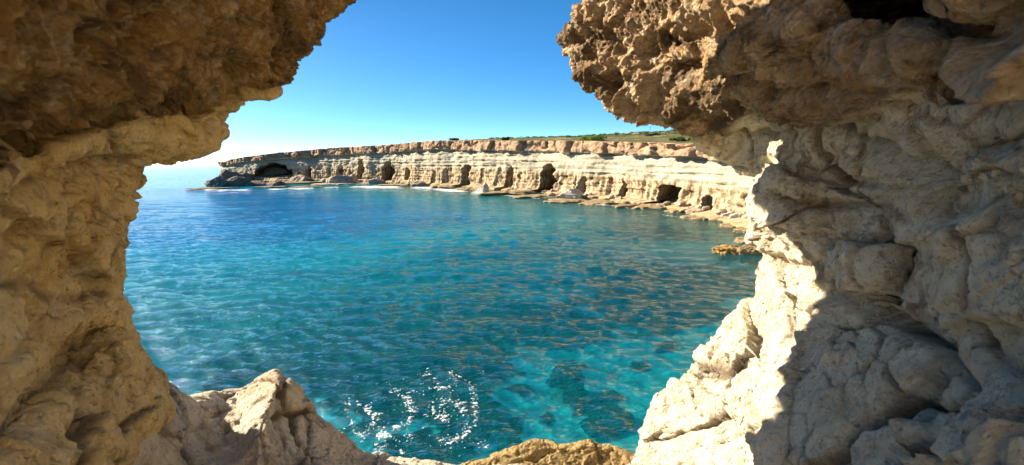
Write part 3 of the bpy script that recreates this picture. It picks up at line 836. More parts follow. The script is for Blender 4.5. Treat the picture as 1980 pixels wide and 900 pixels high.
def build_cliff():
    nz = 74
    n = len(S)
    t = np.linspace(0, 1, nz)
    ztop = base[:, 2] + 0.35 * fbm(np.stack([S / 6, 0 * S, 0 * S], 1), 4)
    Z = -2.5 + (ztop[:, None] + 2.5) * t[None]
    lev = np.clip(Z / ztop[:, None], -0.2, 1)
    s2 = np.repeat(S[:, None], nz, 1)
    p = np.stack([s2.ravel(), Z.ravel(), 0 * Z.ravel()], 1)
    sh = Z.shape
    d = np.zeros(sh)
    f = lambda a, bb, o=4, off=0: fbm(np.stack([s2.ravel() / a + off, Z.ravel() / bb, 0 * s2.ravel() + off], 1), o).reshape(sh)
    d += 3.0 * f(26, 30, 3, 2) + 1.6 * f(11, 14, 4, 11) + 0.6 * f(3, 1.2, 5, 21)
    bed = f(25, 0.5, 4, 31) * 0.6
    cap = sstep(0.785, 0.80, lev + 0.05 * f(7, 50, 4, 41) + 0.03 * f(30, 90, 2, 44))
    # blocky cap: vertical joints, standing proud of the softer bed under it
    sw = s2.ravel() + 3.0 * fbm(p / 7, 3)
    W1, W2, wid = worley(np.stack([sw / 4.5, Z.ravel() / 5 + 3, 0 * s2.ravel()], 1))
    W1 = W1.reshape(sh); W2 = W2.reshape(sh); wid = wid.reshape(sh)
    capd = -0.5 + 1.4 * f(14, 60, 3, 47) + 1.5 * (wid - 0.5) + 0.8 * np.exp(-((W2 - W1) / 0.06) ** 2) + 0.35 * f(1.2, 0.9, 4, 51)
    slot = 0.6 * np.exp(-((lev - 0.775) / 0.02) ** 2)
    face = bed + slot - 0.8 * sstep(0.5, 0.05, lev) + 0.5 * sstep(0.6, 0.74, lev)
    low = sstep(0.47, 0.40, lev + 0.10 * f(9, 60, 3, 61))
    flute = ((0.6 + 2.2 * sstep(-0.3, 0.4, f(18, 60, 3, 79))) * (0.35 - np.abs(f(2.6, 14, 4, 71))) + 0.6 * f(0.8, 3, 3, 75) - 0.4 + 0.8 * sstep(0.05, 0.5, f(5, 20, 2, 81)))
    d += cap * capd + (1 - cap) * (face + low * flute * 0.5)
    cavem = np.zeros(sh); lat = np.zeros(sh); zup = np.zeros(sh)
    for cx, hw, yt, yb, dp, pw in caves_px:
        k = np.argmin(np.abs(upx - cx) + 1e3 * (base[:, 1] < 30) + 1e3 * (S < cum[3]))
        dk = udep[k]
        sc_ = abs(upx[min(k + 5, n - 1)] - upx[k - 5]) / (10 * step)
        hs_ = hw / max(sc_, 0.5); hs_ = min(hs_, hw / FPX * dk * 2.2) * 0.85
        zt = height_at(cx, yt, base[k]); zb = height_at(cx, yb, base[k]) - 0.3
        a_ = np.abs((s2 - S[k]) / hs_ + 0.45 * f(3.2, 2.6, 3, cx)); b_ = np.where(Z > zb, (Z - zb) / (zt - zb), -(Z - zb) / 0.7)
        e = (a_ ** pw + np.clip(b_, 0, 9) ** pw) ** (1 / pw)
        mk = sstep(1.03, 0.84, e)
        if dp > 2.3: lat += np.clip((s2 - S[k]) / hs_, -1.2, 1.2) * hs_ * 1.1 * mk; zup += np.clip(b_, 0, 1) * 0.4 * (zt - zb) * mk
        d += (2.4 if dp > 2.3 else 0.45) * dp * mk; cavem = np.maximum(cavem, sstep(1.2, 1.0, e))
    # foot step
    d -= 0.5 * sstep(0.12, 0.05, lev)
    d -= (2.6 + 2.2 * f(11, 400, 3, 97)) * sstep(0.062, 0.045, lev + 0.02 * f(2.5, 90, 3, 95)) * sstep(800, 880, upx)[:, None] * (base[:, 1] > 30)[:, None]
    X = base[:, 0][:, None] + INL[:, 0][:, None] * d + INL[:, 1][:, None] * lat
    Y = base[:, 1][:, None] + INL[:, 1][:, None] * d - INL[:, 0][:, None] * lat
    Z = Z + zup
    V = np.stack([X, Y, Z], -1)
    # flat top rim running back under the scrub
    back = np.stack([X[:, -1] + INL[:, 0] * 4, Y[:, -1] + INL[:, 1] * 4, ztop - 0.1], -1)[:, None]
    V = np.concatenate([V, back], 1); nz += 1
    lev = np.concatenate([lev, lev[:, -1:]], 1)
    i = (np.arange(n - 1)[:, None] * nz + np.arange(nz - 1)[None]).ravel()
    Q = np.stack([i, i + nz, i + nz + 1, i + 1], 1)
    me = mesh_from('cliff', V.reshape(-1, 3), Q)
    a = me.attributes.new('level', 'FLOAT', 'POINT'); a.data.foreach_set('value', lev.ravel().astype(np.float32))
    obj('cliff', me, cliff_material(), 'long banded sea cliff with brown cap and dark sea caves', 'cliff', None, 'structure')
    return X[:, nz - 2], Y[:, nz - 2], ztop
rimx, rimy, rimz = build_cliff()

# plateau above the cliff
def plateau_z(k, t, x, y):
    rise = np.interp(upx[k], [436, 560, 740, 860, 1000, 1150, 1300, 1450], [0.000, 0.002, 0.012, 0.030, 0.046, 0.052, 0.030, 0.02])
    rise = np.where(base[k, 1] < 60, 0.03, rise)
    rise = np.where(k < np.searchsorted(S, cum[4]), 0.0, rise)
    p = np.stack([x / 16, y / 16, 0 * x], 1)
    return rimz[k] - 0.05 + rise * np.minimum(t, 170) * sstep(0, 20, t) + np.clip(t / 25, 0, 1) * 0.7 * fbm(p, 4) * (0.25 + rise * 20) + 0.12 * fbm(p * 9, 3) * np.clip(t, 0, 1)
T_ROWS = np.concatenate([[0], np.geomspace(0.6, 420, 90)])
def plateau_xy(k, t):
    bl = sstep(0, 60, t) * 0.75
    vx = INL[k, 0] * (1 - bl) + 0.62 * bl; vy = INL[k, 1] * (1 - bl) + 0.78 * bl
    return rimx[k] + vx * t, rimy[k] + vy * t
def build_plateau():
    ks = np.arange(0, len(S), 6)
    K, T = np.meshgrid(ks, T_ROWS, indexing='ij'); k = K.ravel(); t = T.ravel()
    x, y = plateau_xy(k, t); z = plateau_z(k, t, x, y)
    nt_ = len(T_ROWS)
    i = (np.arange(len(ks) - 1)[:, None] * nt_ + np.arange(nt_ - 1)[None]).ravel()
    Q = np.stack([i, i + nt_, i + nt_ + 1, i + 1], 1)
    me = mesh_from('terrain', np.column_stack([x, y, z]), Q)
    m, tr = newmat('scrubby_ground'); b = NB(tr); P = b.pos()
    c = b.mix(b.rng(b.noise(P, 0.15, 6, 0.65), 0.4, 0.6), (0.16, 0.14, 0.075), (0.08, 0.088, 0.04))
    c = b.mix(b.rng(b.noise(P, 0.7, 5, 0.7), 0.5, 0.65), c, (0.06, 0.075, 0.025))
    c = b.mix(b.rng(b.noise(b.scale(P, 0.1, 0.1, 0.1), 1, 3), 0.58, 0.68, 0, 0.6), c, (0.33, 0.25, 0.14))
    b.surf(c, 1.0, b.bump(b.noise(P, 1.2, 6, 0.7), 0.8, 0.4), 0.0)
    obj('terrain', me, m, 'low green and straw coloured scrubland on top of the sea cliff', 'hillside', None, 'structure')
build_plateau()

# ------------------------------------------------------------------ boulders and ledges
import bmesh
def ico(sub):
    bm = bmesh.new(); bmesh.ops.create_icosphere(bm, subdivisions=sub, radius=1)
    V = np.array([v.co[:] for v in bm.verts]); F = np.array([[v.index for v in f.verts] for f in bm.faces]); bm.free()
    return V, F
ICO4, ICO5 = ico(5), ico(6)

def boulder_mesh(name, sx, sy, sz, seed, hi=False, rough=1.0, flat=False, bury=0.35):
    V, F = ICO5 if hi else ICO4
    r = np.random.default_rng(seed)
    rad = np.full(len(V), 1.25)
    for _ in range(13):
        nn = r.normal(size=3); nn /= np.linalg.norm(nn)
        dd = r.uniform(0.62, 0.98)
        c = V @ nn
        rad = np.minimum(rad, np.where(c > 0.05, dd / np.maximum(c, 0.05), 9))
    if flat:
        rad = np.minimum(rad, np.where(V[:, 2] > 0.05, 0.55 / np.maximum(V[:, 2], 0.05), 9))
    if flat: rad = rad * (1 + 0.55 * fbm(V * np.array([1.7, 1.7, 0.3]) + seed, 3))
    P = V * rad[:, None]
    off = seed * 3.7
    P = P + V * (0.20 * fbm(P * 1.3 + off, 3) + 0.13 * ridged(P * 2.6 + off, 5, 0.6) + 0.05 * fbm(P * 9 + off, 4))[:, None] * rough
    P = P * np.array([sx, sy, sz])
    P[:, 2] += sz * (1 - bury * 2) * (0.45 if flat else 0.8)
    return mesh_from(name, P, F)

def simple_rock(name, c1, c2, c3, scale=1.0):
    m, t = newmat(name); b = NB(t); P = b.pos()
    n = b.noise(P, 0.8 * scale, 7, 0.65)
    c = b.mix(b.rng(n, 0.38, 0.62), c1, c2)
    c = b.mix(b.rng(b.noise(P, 3.0 * scale, 5, 0.7), 0.52, 0.68, 0, 0.75), c, c3)
    b.surf(c, 0.92, b.bump(b.noise(P, 3.5 * scale, 8, 0.7), 0.9, 0.2 / scale), 0.15)
    return m
M_GREY = simple_rock('grey_boulder_rock', (0.38, 0.30, 0.22), (0.27, 0.21, 0.15), (0.13, 0.10, 0.08))
M_DARK = simple_rock('dark_boulder_rock', (0.18, 0.15, 0.11), (0.10, 0.085, 0.07), (0.27, 0.21, 0.15))
M_YELL = simple_rock('ochre_ledge_rock', (0.29, 0.215, 0.11), (0.20, 0.15, 0.08), (0.14, 0.09, 0.04))
M_ORNG = simple_rock('orange_ledge_rock', (0.36, 0.22, 0.06), (0.27, 0.17, 0.06), (0.16, 0.10, 0.04))
M_PALE = simple_rock('white_boulder_rock', (0.50, 0.45, 0.38), (0.38, 0.34, 0.28), (0.20, 0.17, 0.14))

def rock_at(name, px, py, wpx, hpx, mat, label, cat='boulder', group=None, flat=False, seed=None, dy=1.0, hi=False, z=0.0):
    P = on_level(px, py, z)
    d = (P - CAM) @ _F
    sx = wpx / FPX * d / 2 * 1.12; hh = hpx / FPX * d
    sy = max(sx * 0.75 * dy, 0.3)
    seed = seed or int(px * 7 + py)
    me = boulder_mesh(name, sx, sy, hh * (0.9 if flat else 0.66), seed, hi, flat=flat)
    o = obj(name, me, mat, label, cat, group)
    o.location = (P[0] + P[0] / d * sy * 0.8, P[1] + sy * 0.8, z - 0.1)
    o.rotation_euler = (0, 0, 0)
    return o
BD = 'boulders fallen at the foot of the sea cliff'
rocks = [
 (412, 361, 26, 14, M_DARK, 'black low boulder at the seaward tip of the headland, outermost above the water'),
 (428, 362, 36, 26, M_DARK, 'dark tall boulder leaning on the blunt end of the headland'),
 (449, 356, 34, 34, M_DARK, 'dark craggy boulder highest on the headland tip under the cliff end'),
 (462, 361, 34, 20, M_DARK, 'dark grey boulder in front of the craggy headland boulder'),
 (478, 354, 30, 24, M_DARK, 'dark boulder tucked against the cliff left of the long cave'),
 (497, 352, 30, 22, M_GREY, 'grey brown boulder below the left end of the long black cave'),
 (516, 351, 26, 26, M_GREY, 'rounded grey boulder propped behind the big pale boulder'),
 (535, 351, 44, 28, M_GREY, 'big pale grey boulder in front of the long black cave mouth'),
 (492, 360, 42, 10, M_DARK, 'long low dark slab before the headland boulders'),
 (562, 350, 26, 18, M_GREY, 'small grey boulder at the right corner of the long cave mouth'),
 (583, 354, 38, 22, M_GREY, 'slanting grey boulder pointing left between the long cave and the pale buttress'),
 (538, 362, 22, 12, M_DARK, 'little dark rock at the water edge below the big pale boulder'),
 (612, 353, 20, 8, M_GREY, 'low broken rock under the pale lit buttress'),
 (632, 354, 18, 9, M_GREY, 'small jagged rock beside the pale lit buttress'),
 (656, 357, 40, 24, M_GREY, 'brown grey boulder with a pitted lit top below the small round cave'),
 (680, 355, 18, 22, M_GREY, 'upright narrow boulder right of the pitted boulder'),
 (698, 353, 30, 18, M_DARK, 'squat bluish dark boulder blocking the tall narrow cave'),
 (729, 356, 26, 14, M_GREY, 'wedge shaped grey rock between the tall cave and the slanted cave'),
 (751, 353, 24, 20, M_GREY, 'grey boulder standing in the mouth of the slanted cave'),
 (771, 355, 15, 13, M_PALE, 'small bright rock right of the slanted cave'),
 (791, 356, 32, 11, M_GREY, 'flat topped block under the small square cave'),
 (814, 360, 26, 10, M_GREY, 'low whitish rock on the shore where the foam ends'),
 (937, 374, 17, 23, M_PALE, 'upright pale rock standing in the splash beside the black cave'),
 (1027, 375, 15, 10, M_GREY, 'single small rock on the ledge below the fluted columns'),
 (1104, 386, 56, 21, M_PALE, 'heap of lumpy whitish rock before the twin caves'),
 (1066, 381, 20, 9, M_GREY, 'small grey stone left of the lumpy whitish heap'),
 (1203, 390, 16, 7, M_GREY, 'small stone lying on the yellow ledge mid cliff'),
 (1222, 393, 18, 9, M_PALE, 'pair topped whitish stone at the foot of the cream cliff'),
 (1276, 402, 18, 13, M_PALE, 'tilted pale stone on the ledge left of the square cave'),
 (1318, 405, 34, 12, M_PALE, 'pale broken rock at the foot of the square recess'),
 (1343, 416, 34, 16, M_GREY, 'stacked grey rock at the water edge before the arched cave'),
 (1404, 426, 28, 22, M_PALE, 'white faced boulder against the cliff near the sunlit wall'),
 (1425, 430, 32, 22, M_PALE, 'white blocky boulder closest to the sunlit cave wall'),
 (1446, 436, 20, 16, M_GREY, 'grey rock half hidden by the sunlit cave wall'),
]
for px, py, wp, hp, mt, lb in rocks:
    rock_at('boulder', px, py, wp, hp, mt, lb, 'boulder', BD)
LG = 'flat rock ledges along the waterline'
ledges = [
 (405, 367, 80, 4, M_DARK, 'dark skerry awash in foam off the headland tip'),
 (455, 357, 90, 7, M_DARK, 'dark rubble shelf behind the headland boulders'),
 (560, 356, 110, 5, M_DARK, 'dark rubble shelf in front of the long black cave'),
 (680, 357, 120, 4, M_GREY, 'grey rubble shelf under the tall narrow cave'),
 (520, 364, 60, 4, M_DARK, 'thin dark shelf below the big pale boulder'),
 (592, 363, 40, 4, M_YELL, 'thin brown shelf below the slanting grey boulder'),
 (760, 360, 70, 4, M_YELL, 'thin tan shelf below the slanted cave'),
 (860, 363, 60, 6, M_YELL, 'ochre shelf under the bright lit buttress'),
 (905, 369, 52, 7, M_YELL, 'ochre shelf below the tall black cave'),
 (975, 378, 80, 9, M_YELL, 'wide golden shelf right of the upright splash rock'),
 (1040, 383, 70, 7, M_YELL, 'golden brown shelf below the fluted columns'),
 (1100, 392, 76, 7, M_YELL, 'brown shelf below the lumpy whitish heap'),
 (1165, 397, 60, 8, M_YELL, 'golden shelf with a wet dark edge left of the small stones'),
 (1172, 392, 50, 6, M_YELL, 'upper golden shelf tight against the fluted cliff foot'),
 (1210, 402, 52, 8, M_YELL, 'broken golden shelf in front of the small stones'),
 (1256, 404, 66, 9, M_YELL, 'long golden shelf under the cream cliff'),
 (1320, 412, 60, 8, M_YELL, 'brown shelf under the square recess'),
 (1345, 424, 56, 8, M_YELL, 'detached ochre shelf with stacked rock on it'),
 (1385, 426, 50, 8, M_YELL, 'ochre shelf below the arched cave'),
 (1418, 440, 60, 9, M_YELL, 'ochre shelf below the white blocky boulders'),
 (1445, 452, 44, 12, M_YELL, 'golden shelf beside the sunlit cave wall, middle of the steps'),
 (1440, 470, 46, 12, M_YELL, 'dark edged golden shelf touching the sunlit cave wall'),
 (1408, 491, 50, 18, M_ORNG, 'bright orange rock shelf closest in the water on the right shore'),
 (1450, 492, 44, 20, M_YELL, 'golden brown rock shelf right of the bright orange shelf'),
]
for px, py, wp, hp, mt, lb in ledges:
    rock_at('rock_shelf', px, py, wp, hp, mt, lb, 'rock shelf', LG, flat=True, dy=1.1)

# rubble stones
rr_ = np.random.default_rng(21)
stones = [boulder_mesh('rubble_stone', 1.0, 0.8, 0.7, 300 + q, rough=1.3) for q in range(6)]
for me_ in stones: me_.materials.append(M_GREY if me_ is not stones[0] else M_PALE)
ZN = ['at the headland tip', 'below the long black cave', 'below the pale lit buttress', 'near the tall narrow cave', 'near the slanted cave', 'near the small square cave',
      'under the bright cliff buttress', 'at the mouth of the tall black cave', 'right of the upright splash rock', 'below the fluted columns', 'beside the lumpy whitish heap',
      'below the twin caves', 'on the golden shelf mid cliff', 'left of the square recess', 'before the square recess', 'before the arched cave', 'near the white blocky boulders']
for q in range(60):
    px = rr_.uniform(450, 1430); k_ = int(np.argmin(np.abs(upx - px) + 1e3 * (base[:, 1] < 50) + 1e3 * (S < cum[3])))
    off = rr_.uniform(-2.6, 0.3) if px > 840 else rr_.uniform(-4.5, 0)
    sz = rr_.lognormal(-0.75, 0.45)
    o = obj('rubble_stone', stones[q % 6], None, f"{'large' if sz > 0.75 else 'middling' if sz > 0.45 else 'tiny'} {'pale' if q % 6 == 0 else 'grey brown'} rubble stone {ZN[int(np.searchsorted([520, 600, 680, 730, 770, 830, 885, 930, 1000, 1050, 1100, 1150, 1220, 1290, 1340, 1400], px))]}", 'stone', 'rubble stones at the cliff foot')
    o.location = (base[k_, 0] + INL[k_, 0] * off, base[k_, 1] + INL[k_, 1] * off, (0.5 if px > 880 else 0.1) + sz * 0.1)
    o.scale = (sz * rr_.uniform(0.8, 1.5), sz, sz * rr_.uniform(0.6, 1.3)); o.rotation_euler = (0, 0, rr_.uniform(0, 6.28))

# submerged boulders seen through the water
M_SUB = simple_rock('weedy_rock', (0.05, 0.07, 0.06), (0.03, 0.045, 0.045), (0.10, 0.11, 0.07))
for px, py, wp, lb in [(930, 792, 40, 'dark round underwater rock right of the white foam threads'),
                       (990, 820, 46, 'dark narrow underwater rock above the spongy yellow rock'),
                       (1090, 706, 60, 'dark underwater rock in the turquoise patch, farthest of the single ones'),
                       (1112, 728, 44, 'small dark underwater rock just nearer than the farthest single one'),
                       (1168, 782, 84, 'widest black underwater rock near the sunlit cream wall'),
                       (855, 768, 56, 'black underwater rock beneath the white foam threads')]:
    z = -2.3
    P = on_level(px, py, z); d = (P - CAM) @ _F; sx = wp / FPX * d / 2
    me = boulder_mesh('sunken_rock', sx, sx * 1.1, 0.45, int(px), False, rough=2.0)
    o = obj('sunken_rock', me, M_SUB, lb, 'underwater rock', 'dark rocks under the clear water')
    o.location = (P[0], P[1], z - 0.9)

# cliff under our own feet
def base_cliff():
    lo, hi, h = (-9, -1, -4.5), (9.5, 7.5, 6.4), 0.2
    xs = [np.arange(lo[a], hi[a], h) for a in range(3)]
    G = np.stack(np.meshgrid(*xs, indexing='ij'), -1); sh = G.shape[:3]; G = G.reshape(-1, 3)
    n = fbm(G * 0.5, 4)
    front = 5.6 + np.where(G[:, 0] > 1.5, 0.5, 0) + 0.9 * n - 0.30 * (G[:, 2] - 1)
    topz = 4.4 + 0.5 * n + np.clip(np.abs(G[:, 0] + 0.4) - 1.6, 0, 1.6) * 0.6
    f = np.maximum(np.maximum(G[:, 1] - front, G[:, 2] - topz), np.abs(G[:, 0]) - 8.5)
    V, Q = surface_nets(f.reshape(sh).astype(np.float32), np.array(lo), h)
    me = mesh_from('cliff', V, Q); V, Q, me = subdivided(me, 1)
    N = normals_of(V, Q)
    V = V + N * (0.14 * ridged(V * 0.9, 5))[:, None]
    me.vertices.foreach_set('co', V.astype(np.float32).ravel())
    obj('cliff', me, M_LEDGE, 'cream rock face dropping to the water under the cave opening', 'cliff', None, 'structure')
base_cliff()

# ------------------------------------------------------------------ plants on the plateau
def leaf_mat(name, c1, c2):
    m, t = newmat(name); b = NB(t); P = b.pos()
    b.surf(b.mix(b.rng(b.noise(P, 2.2, 3), 0.35, 0.65), c1, c2), 0.9, None, 0.1)
    return m
M_LEAF = leaf_mat('scrub_leaves', (0.05, 0.085, 0.02), (0.11, 0.14, 0.035))
M_LEAF2 = leaf_mat('bright_scrub_leaves', (0.08, 0.15, 0.02), (0.15, 0.22, 0.03))
M_TWIG = leaf_mat('twig_bark', (0.10, 0.07, 0.04), (0.15, 0.10, 0.06))

def leaf_cloud(cs, rs, per, size, rng):
    """many leaf sized quads on lumpy mounds (centres cs, radii rs)"""
    n = len(cs) * per
    c = np.repeat(cs, per, 0); r = np.repeat(rs, per, 0)
    d = rng.normal(size=(n, 3)); d /= np.linalg.norm(d, axis=1)[:, None]; d[:, 2] = np.abs(d[:, 2])
    p = c + d * r * rng.uniform(0.55, 1.05, (n, 1))
    a = rng.normal(size=(n, 3)); a /= np.linalg.norm(a, axis=1)[:, None]
    b_ = np.cross(a, rng.normal(size=(n, 3))); b_ /= np.linalg.norm(b_, axis=1)[:, None]
    s = size * rng.uniform(0.6, 1.4, (n, 1))
    V = np.stack([p - a * s, p + b_ * s * 0.6, p + a * s, p - b_ * s * 0.6], 1).reshape(-1, 3)
    return V, np.arange(n * 4).reshape(-1, 4)

rg = np.random.default_rng(3)
def scrub():
    ks, ts = [], []
    k_lo, k_hi = np.searchsorted(S, cum[4]), np.searchsorted(S, cum[-6])
    n = 1500
    k = rg.integers(k_lo, k_hi, n); t = rg.uniform(0.3, 1, n) ** 1.6 * 150
    keep = (upx[k] > 640) | (rg.uniform(size=n) < 0.35); k = k[keep]; t = t[keep]
    x, y = plateau_xy(k, t); z = plateau_z(k, t, x, y)
    r = rg.uniform(0.25, 0.9, (len(k), 1)) * np.array([[1.3, 1.3, 0.6]]) * np.interp(upx[k], [500, 900], [0.5, 1.0])[:, None]
    V, Q = leaf_cloud(np.stack([x, y, z], 1), r, 46, 0.16, rg)
    obj('scrub', mesh_from('scrub', V, Q, False), M_LEAF, 'low green scrub covering the plateau above the cliff', 'scrub', None, 'stuff')
scrub()
def bush(px, wm, hm, t, lb, mt=M_LEAF):
    k = int(np.argmin(np.abs(upx - px) + 1e3 * (base[:, 1] < 50)))
    x, y = plateau_xy(np.array([k]), np.array([t])); z = plateau_z(np.array([k]), np.array([float(t)]), x, y)
    root = empty('bush', (x[0], y[0], z[0]), lb, 'bush', 'bushes along the cliff top')
    m_ = 9
    cs = np.column_stack([rg.uniform(-0.5, 0.5, m_) * wm, rg.uniform(-0.4, 0.4, m_) * wm, rg.uniform(0.0, 0.35, m_) * hm])
    rs = np.column_stack([rg.uniform(0.2, 0.34, m_) * wm, rg.uniform(0.2, 0.34, m_) * wm, rg.uniform(0.45, 0.7, m_) * hm])
    V, Q = leaf_cloud(cs, rs, 160, 0.13, rg)
    obj('foliage', mesh_from('foliage', V, Q, False), mt, parent=root)
    bm = bmesh.new()
    for j in range(4):
        g = bmesh.ops.create_cone(bm, cap_ends=True, segments=6, radius1=0.07, radius2=0.02, depth=hm * 0.9)
        for v in g['verts']:
            zz = v.co.z + hm * 0.4; v.co = Vector((v.co.x + zz * (j - 1.5) * 0.35, v.co.y + zz * 0.2 * (j % 2), zz))
    me = bpy.data.meshes.new('stem'); bm.to_mesh(me); bm.free()
    obj('stem', me, M_TWIG, parent=root)
for a_ in [(864, 2.6, 0.9, 5, 'small dark bush alone on the cliff top near the plateau bend'),
           (950, 1.6, 1.1, 6, 'tiny bushy tuft above the dark overhung cap'),
           (1096, 4.2, 1.5, 8, 'bright green spreading bush right of the taller thin mast', M_LEAF2),
           (1060, 2.4, 0.9, 10, 'low green bush left of the taller thin mast', M_LEAF2),
           (1292, 3.2, 1.5, 7, 'dark green bush at the right end of the plateau under the overhang'),
           (1120, 3.0, 0.8, 22, 'green bush below the low rocky hill'),
           (1235, 2.6, 0.8, 9, 'low dark bush just right of the shorter thin mast')]:
    bush(*a_)

# rocky knoll on the skyline
P = None
def knoll():
    k = int(np.argmin(np.abs(upx - 1150) + 1e3 * (base[:, 1] < 50)))
    for j, (dpx, t, s, lb) in enumerate([(-12, 120, 2.0, 'grey rocky knoll on the skyline, its left hump'), (2, 124, 2.6, 'grey rocky knoll on the skyline, its highest hump'), (16, 120, 1.6, 'grey rocky knoll on the skyline, its right hump')]):
        kk = int(np.argmin(np.abs(upx - 1150 - dpx * 0.6) + 1e3 * (base[:, 1] < 50)))
        x, y = plateau_xy(np.array([kk]), np.array([t])); z = plateau_z(np.array([kk]), np.array([float(t)]), x, y)
        me = boulder_mesh('knoll', s * 1.6, s * 1.5, s * 0.42, 60 + j)
        o = obj('knoll', me, M_GREY, lb, 'rock knoll', 'knoll on the skyline'); o.location = (x[0], y[0], z[0] - 0.2)
knoll()

# thin masts on the plateau
m_, t_ = newmat('grey_steel'); b_ = NB(t_); b_.surf((0.25, 0.26, 0.28), 0.5, None, 0.5)
def mast(px, ytop, t, lb):
    k = int(np.argmin(np.abs(upx - px) + 1e3 * (base[:, 1] < 50)))
    x, y = plateau_xy(np.array([k]), np.array([t])); z = plateau_z(np.array([k]), np.array([float(t)]), x, y)
    # slide sideways along the view so the foot sits where the photograph shows it
    H = height_at(px, ytop, (x[0], y[0])) - z[0]
    root = empty('mast', (x[0], y[0], z[0]), lb, 'mast', 'masts on the plateau')
    bm = bmesh.new()
    bmesh.ops.create_cone(bm, cap_ends=True, segments=8, radius1=0.10, radius2=0.05, depth=H, matrix=Matrix.Translation((0, 0, H / 2)))
    me = bpy.data.meshes.new('pole'); bm.to_mesh(me); bm.free(); obj('pole', me, m_, parent=root)
    bm = bmesh.new(); bmesh.ops.create_cube(bm, size=1, matrix=Matrix.Translation((0, 0, 0.2)) @ Matrix.Diagonal((0.8, 0.8, 0.5, 1)))
    bmesh.ops.bevel(bm, geom=bm.edges[:], offset=0.05, segments=2)
    me = bpy.data.meshes.new('footing'); bm.to_mesh(me); bm.free(); obj('footing', me, M_PALE, parent=root)
    bm = bmesh.new(); bmesh.ops.create_cube(bm, size=1, matrix=Matrix.Translation((0, 0, H * 0.86)) @ Matrix.Diagonal((0.5, 0.06, 0.06, 1)))
    me = bpy.data.meshes.new('crossarm'); bm.to_mesh(me); bm.free(); obj('crossarm', me, m_, parent=root)
mast(1075, 249, 34, 'taller thin grey mast on the green plateau')
mast(1207, 250, 40, 'shorter thin grey mast on the green plateau')

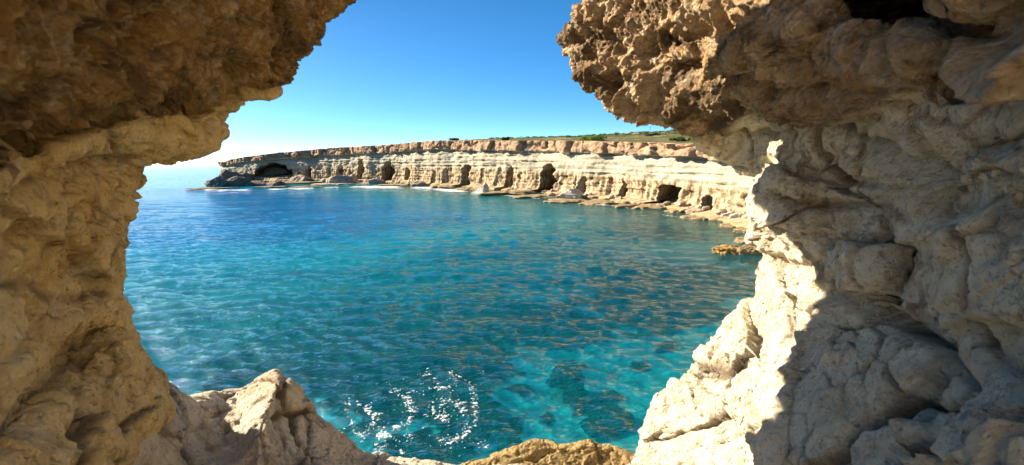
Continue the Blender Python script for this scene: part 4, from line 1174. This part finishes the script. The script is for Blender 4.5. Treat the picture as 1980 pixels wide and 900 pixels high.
# ------------------------------------------------------------------ foam
def foam():
    r = np.random.default_rng(9)
    C, Rr = [], []
    o = lambda x, y: (600 + x / 2.571, 550 + y / 2.571)
    lines = [([(445, 570), (490, 572), (485, 622), (530, 637)], 1), ([(600, 605), (615, 640), (650, 668), (690, 655), (650, 620)], 1.2), ([(735, 590), (750, 620), (765, 655)], 1.3),
             ([(800, 520), (812, 560), (820, 620), (820, 705)], 1.1), ([(300, 640), (332, 652), (310, 700), (285, 750), (248, 782)], 1.0), ([(350, 720), (370, 735), (350, 775), (330, 770)], 1.3),
             ([(360, 770), (405, 730), (460, 705), (505, 680)], 1.0), ([(705, 782), (750, 777), (770, 740), (787, 708)], 1.2), ([(640, 545), (650, 515), (690, 520), (725, 502)], 0.8),
             ([(540, 438), (575, 450), (600, 430)], 0.7), ([(690, 450), (712, 465), (742, 472)], 0.8), ([(320, 800), (340, 830), (365, 852)], 1.0), ([(430, 822), (462, 852)], 0.8), ([(838, 788), (893, 806)], 0.7),
             ([(400, 540), (470, 525), (560, 548), (620, 520), (690, 512)], 0.4), ([(245, 610), (275, 612), (300, 640)], 0.8), ([(150, 590), (200, 595)], 0.4), ([(400, 765), (440, 772)], 0.7), ([(470, 770), (495, 765)], 0.7),
             ([(555, 720), (570, 700)], 0.5), ([(640, 775), (685, 790)], 0.6), ([(395, 500), (430, 520), (380, 545)], 0.3), ([(620, 470), (640, 500)], 0.5), ([(690, 690), (680, 730)], 0.4), ([(560, 640), (600, 660)], 0.4),
             ([(180, 640), (215, 700), (235, 770)], 0.4), ([(500, 610), (540, 640)], 0.4), ([(640, 560), (660, 600), (700, 590), (735, 610)], 0.6), ([(760, 480), (800, 500), (812, 540)], 0.5)]
    for pl, wgt in lines:
        pl = [o(*p) for p in pl]
        for (x0, y0), (x1, y1) in zip(pl[:-1], pl[1:]):
            L = math.hypot(x1 - x0, y1 - y0)
            for _ in range(int(L * 0.8 * wgt) + 1):
                f = r.uniform(); sp = r.normal(size=2) * (1.6 + 1.8 * wgt)
                C.append(on_level(x0 + (x1 - x0) * f + sp[0], y0 + (y1 - y0) * f + sp[1]))
                Rr.append(r.lognormal(-4.4, 0.55) * (0.75 + 0.45 * wgt))
    for _ in range(140):   # loose flecks
        x = r.uniform(130, 900); y = r.uniform(430, 860)
        C.append(on_level(*o(x, y))); Rr.append(r.lognormal(-4.8, 0.4))
    # surf along the cliff foot
    def surf(x0, x1, y0f, spread, n, size):
        for _ in range(n):
            x = r.uniform(x0, x1)
            if math.sin(x * 0.11) + math.sin(x * 0.043 + 2) + r.normal() * 0.4 < -0.1: continue
            x = x; y = np.interp(x, [370, 430, 520, 600, 700, 800, 860, 930, 1000, 1100, 1200, 1400], y0f) + abs(r.normal()) * spread
            P = on_level(x, y); C.append(P); Rr.append(r.lognormal(math.log(size * 0.8), 0.5))
    yl = [367, 368, 366, 364, 361, 362, 367, 373, 381, 391, 401, 440]
    surf(480, 700, yl, 1.5, 230, 0.30); surf(700, 900, yl, 1.9, 620, 0.32); surf(360, 480, yl, 1.6, 120, 0.34); surf(900, 960, yl, 2.0, 160, 0.28); surf(960, 1200, yl, 0.8, 100, 0.15)
    surf(1200, 1400, yl, 1.0, 30, 0.08)
    C = np.array(C); Rr = np.array(Rr)
    Rr = np.where(C[:, 1] < 40, np.minimum(Rr * 1.5, 0.06), Rr)
    h, _, _ = wave_height(C[:, 0].copy(), C[:, 1].copy(), np.maximum(np.hypot(C[:, 0], C[:, 1]) * 0.007, 0.05))
    m = 9; V = []; Q = []
    for c, rad, hz in zip(C, Rr, h):
        far = math.hypot(c[0], c[1]) > 60
        st = r.uniform(1.0, 2.2); a0 = r.uniform(0, 3.14); 
        if far: st = r.uniform(2, 4.5); a0 = r.normal() * 0.25
        ph = r.uniform(0, 6.28)
        b0 = len(V)
        rr_ = rad * (1 + 0.35 * np.sin(3 * np.arange(m) * 2 * math.pi / m + ph) + r.uniform(-.2, .2, m))
        th = np.arange(m) * 2 * math.pi / m
        lx = np.cos(th) * rr_ * st; ly = np.sin(th) * rr_
        X = c[0] + lx * math.cos(a0) - ly * math.sin(a0); Y = c[1] + lx * math.sin(a0) + ly * math.cos(a0)
        z0 = hz * 0.7 + 0.035 + (0.12 if far else 0)
        V.append((c[0], c[1], z0 + rad * 0.12))
        for k in range(m): V.append((X[k], Y[k], z0 - 0.02))
        for k in range(m): Q.append((b0, b0 + 1 + k, b0 + 1 + (k + 1) % m))
    # plume where a wave breaks on the upright rock
    P = on_level(931, 372)
    for _ in range(420):
        hh = abs(r.normal()) * 0.5; sx = -0.3 + r.normal() * 0.8 / (1 + hh); rad = r.uniform(0.03, 0.10); b0 = len(V)
        c = np.array([P[0] + sx, P[1] + r.normal() * 0.4, 0.1 + hh])
        for dv in ((1, 0, 0), (0, 1, 0), (-1, 0, 0), (0, -1, 0), (0, 0, 1), (0, 0, -1)): V.append(tuple(c + rad * np.array(dv)))
        for t3 in ((0, 1, 4), (1, 2, 4), (2, 3, 4), (3, 0, 4), (1, 0, 5), (2, 1, 5), (3, 2, 5), (0, 3, 5)): Q.append(tuple(b0 + q for q in t3))
    mt, tt = newmat('white_foam'); b = NB(tt); pr = b.n('BsdfPrincipled'); b.put(pr.inputs['Base Color'], (0.78, 0.80, 0.80)); b.put(pr.inputs['Roughness'], 0.8)
    tr = b.n('BsdfTransparent'); mx = b.n('MixShader'); fw = b.pos()
    b.put(mx.inputs[0], b.rng(b.noise(fw, 26, 3, 0.6, 0.6), 0.46, 0.56, 0.0, 0.95))
    tt.links.new(tr.outputs[0], mx.inputs[1]); tt.links.new(pr.outputs[0], mx.inputs[2])
    oo = b.n('OutputMaterial'); tt.links.new(mx.outputs[0], oo.inputs['Surface'])
    obj('foam', mesh_from('foam', np.array(V), np.array(Q)), mt, 'white sea foam in threads near the ledge and surf along the cliff foot', 'foam', None, 'stuff')
foam()
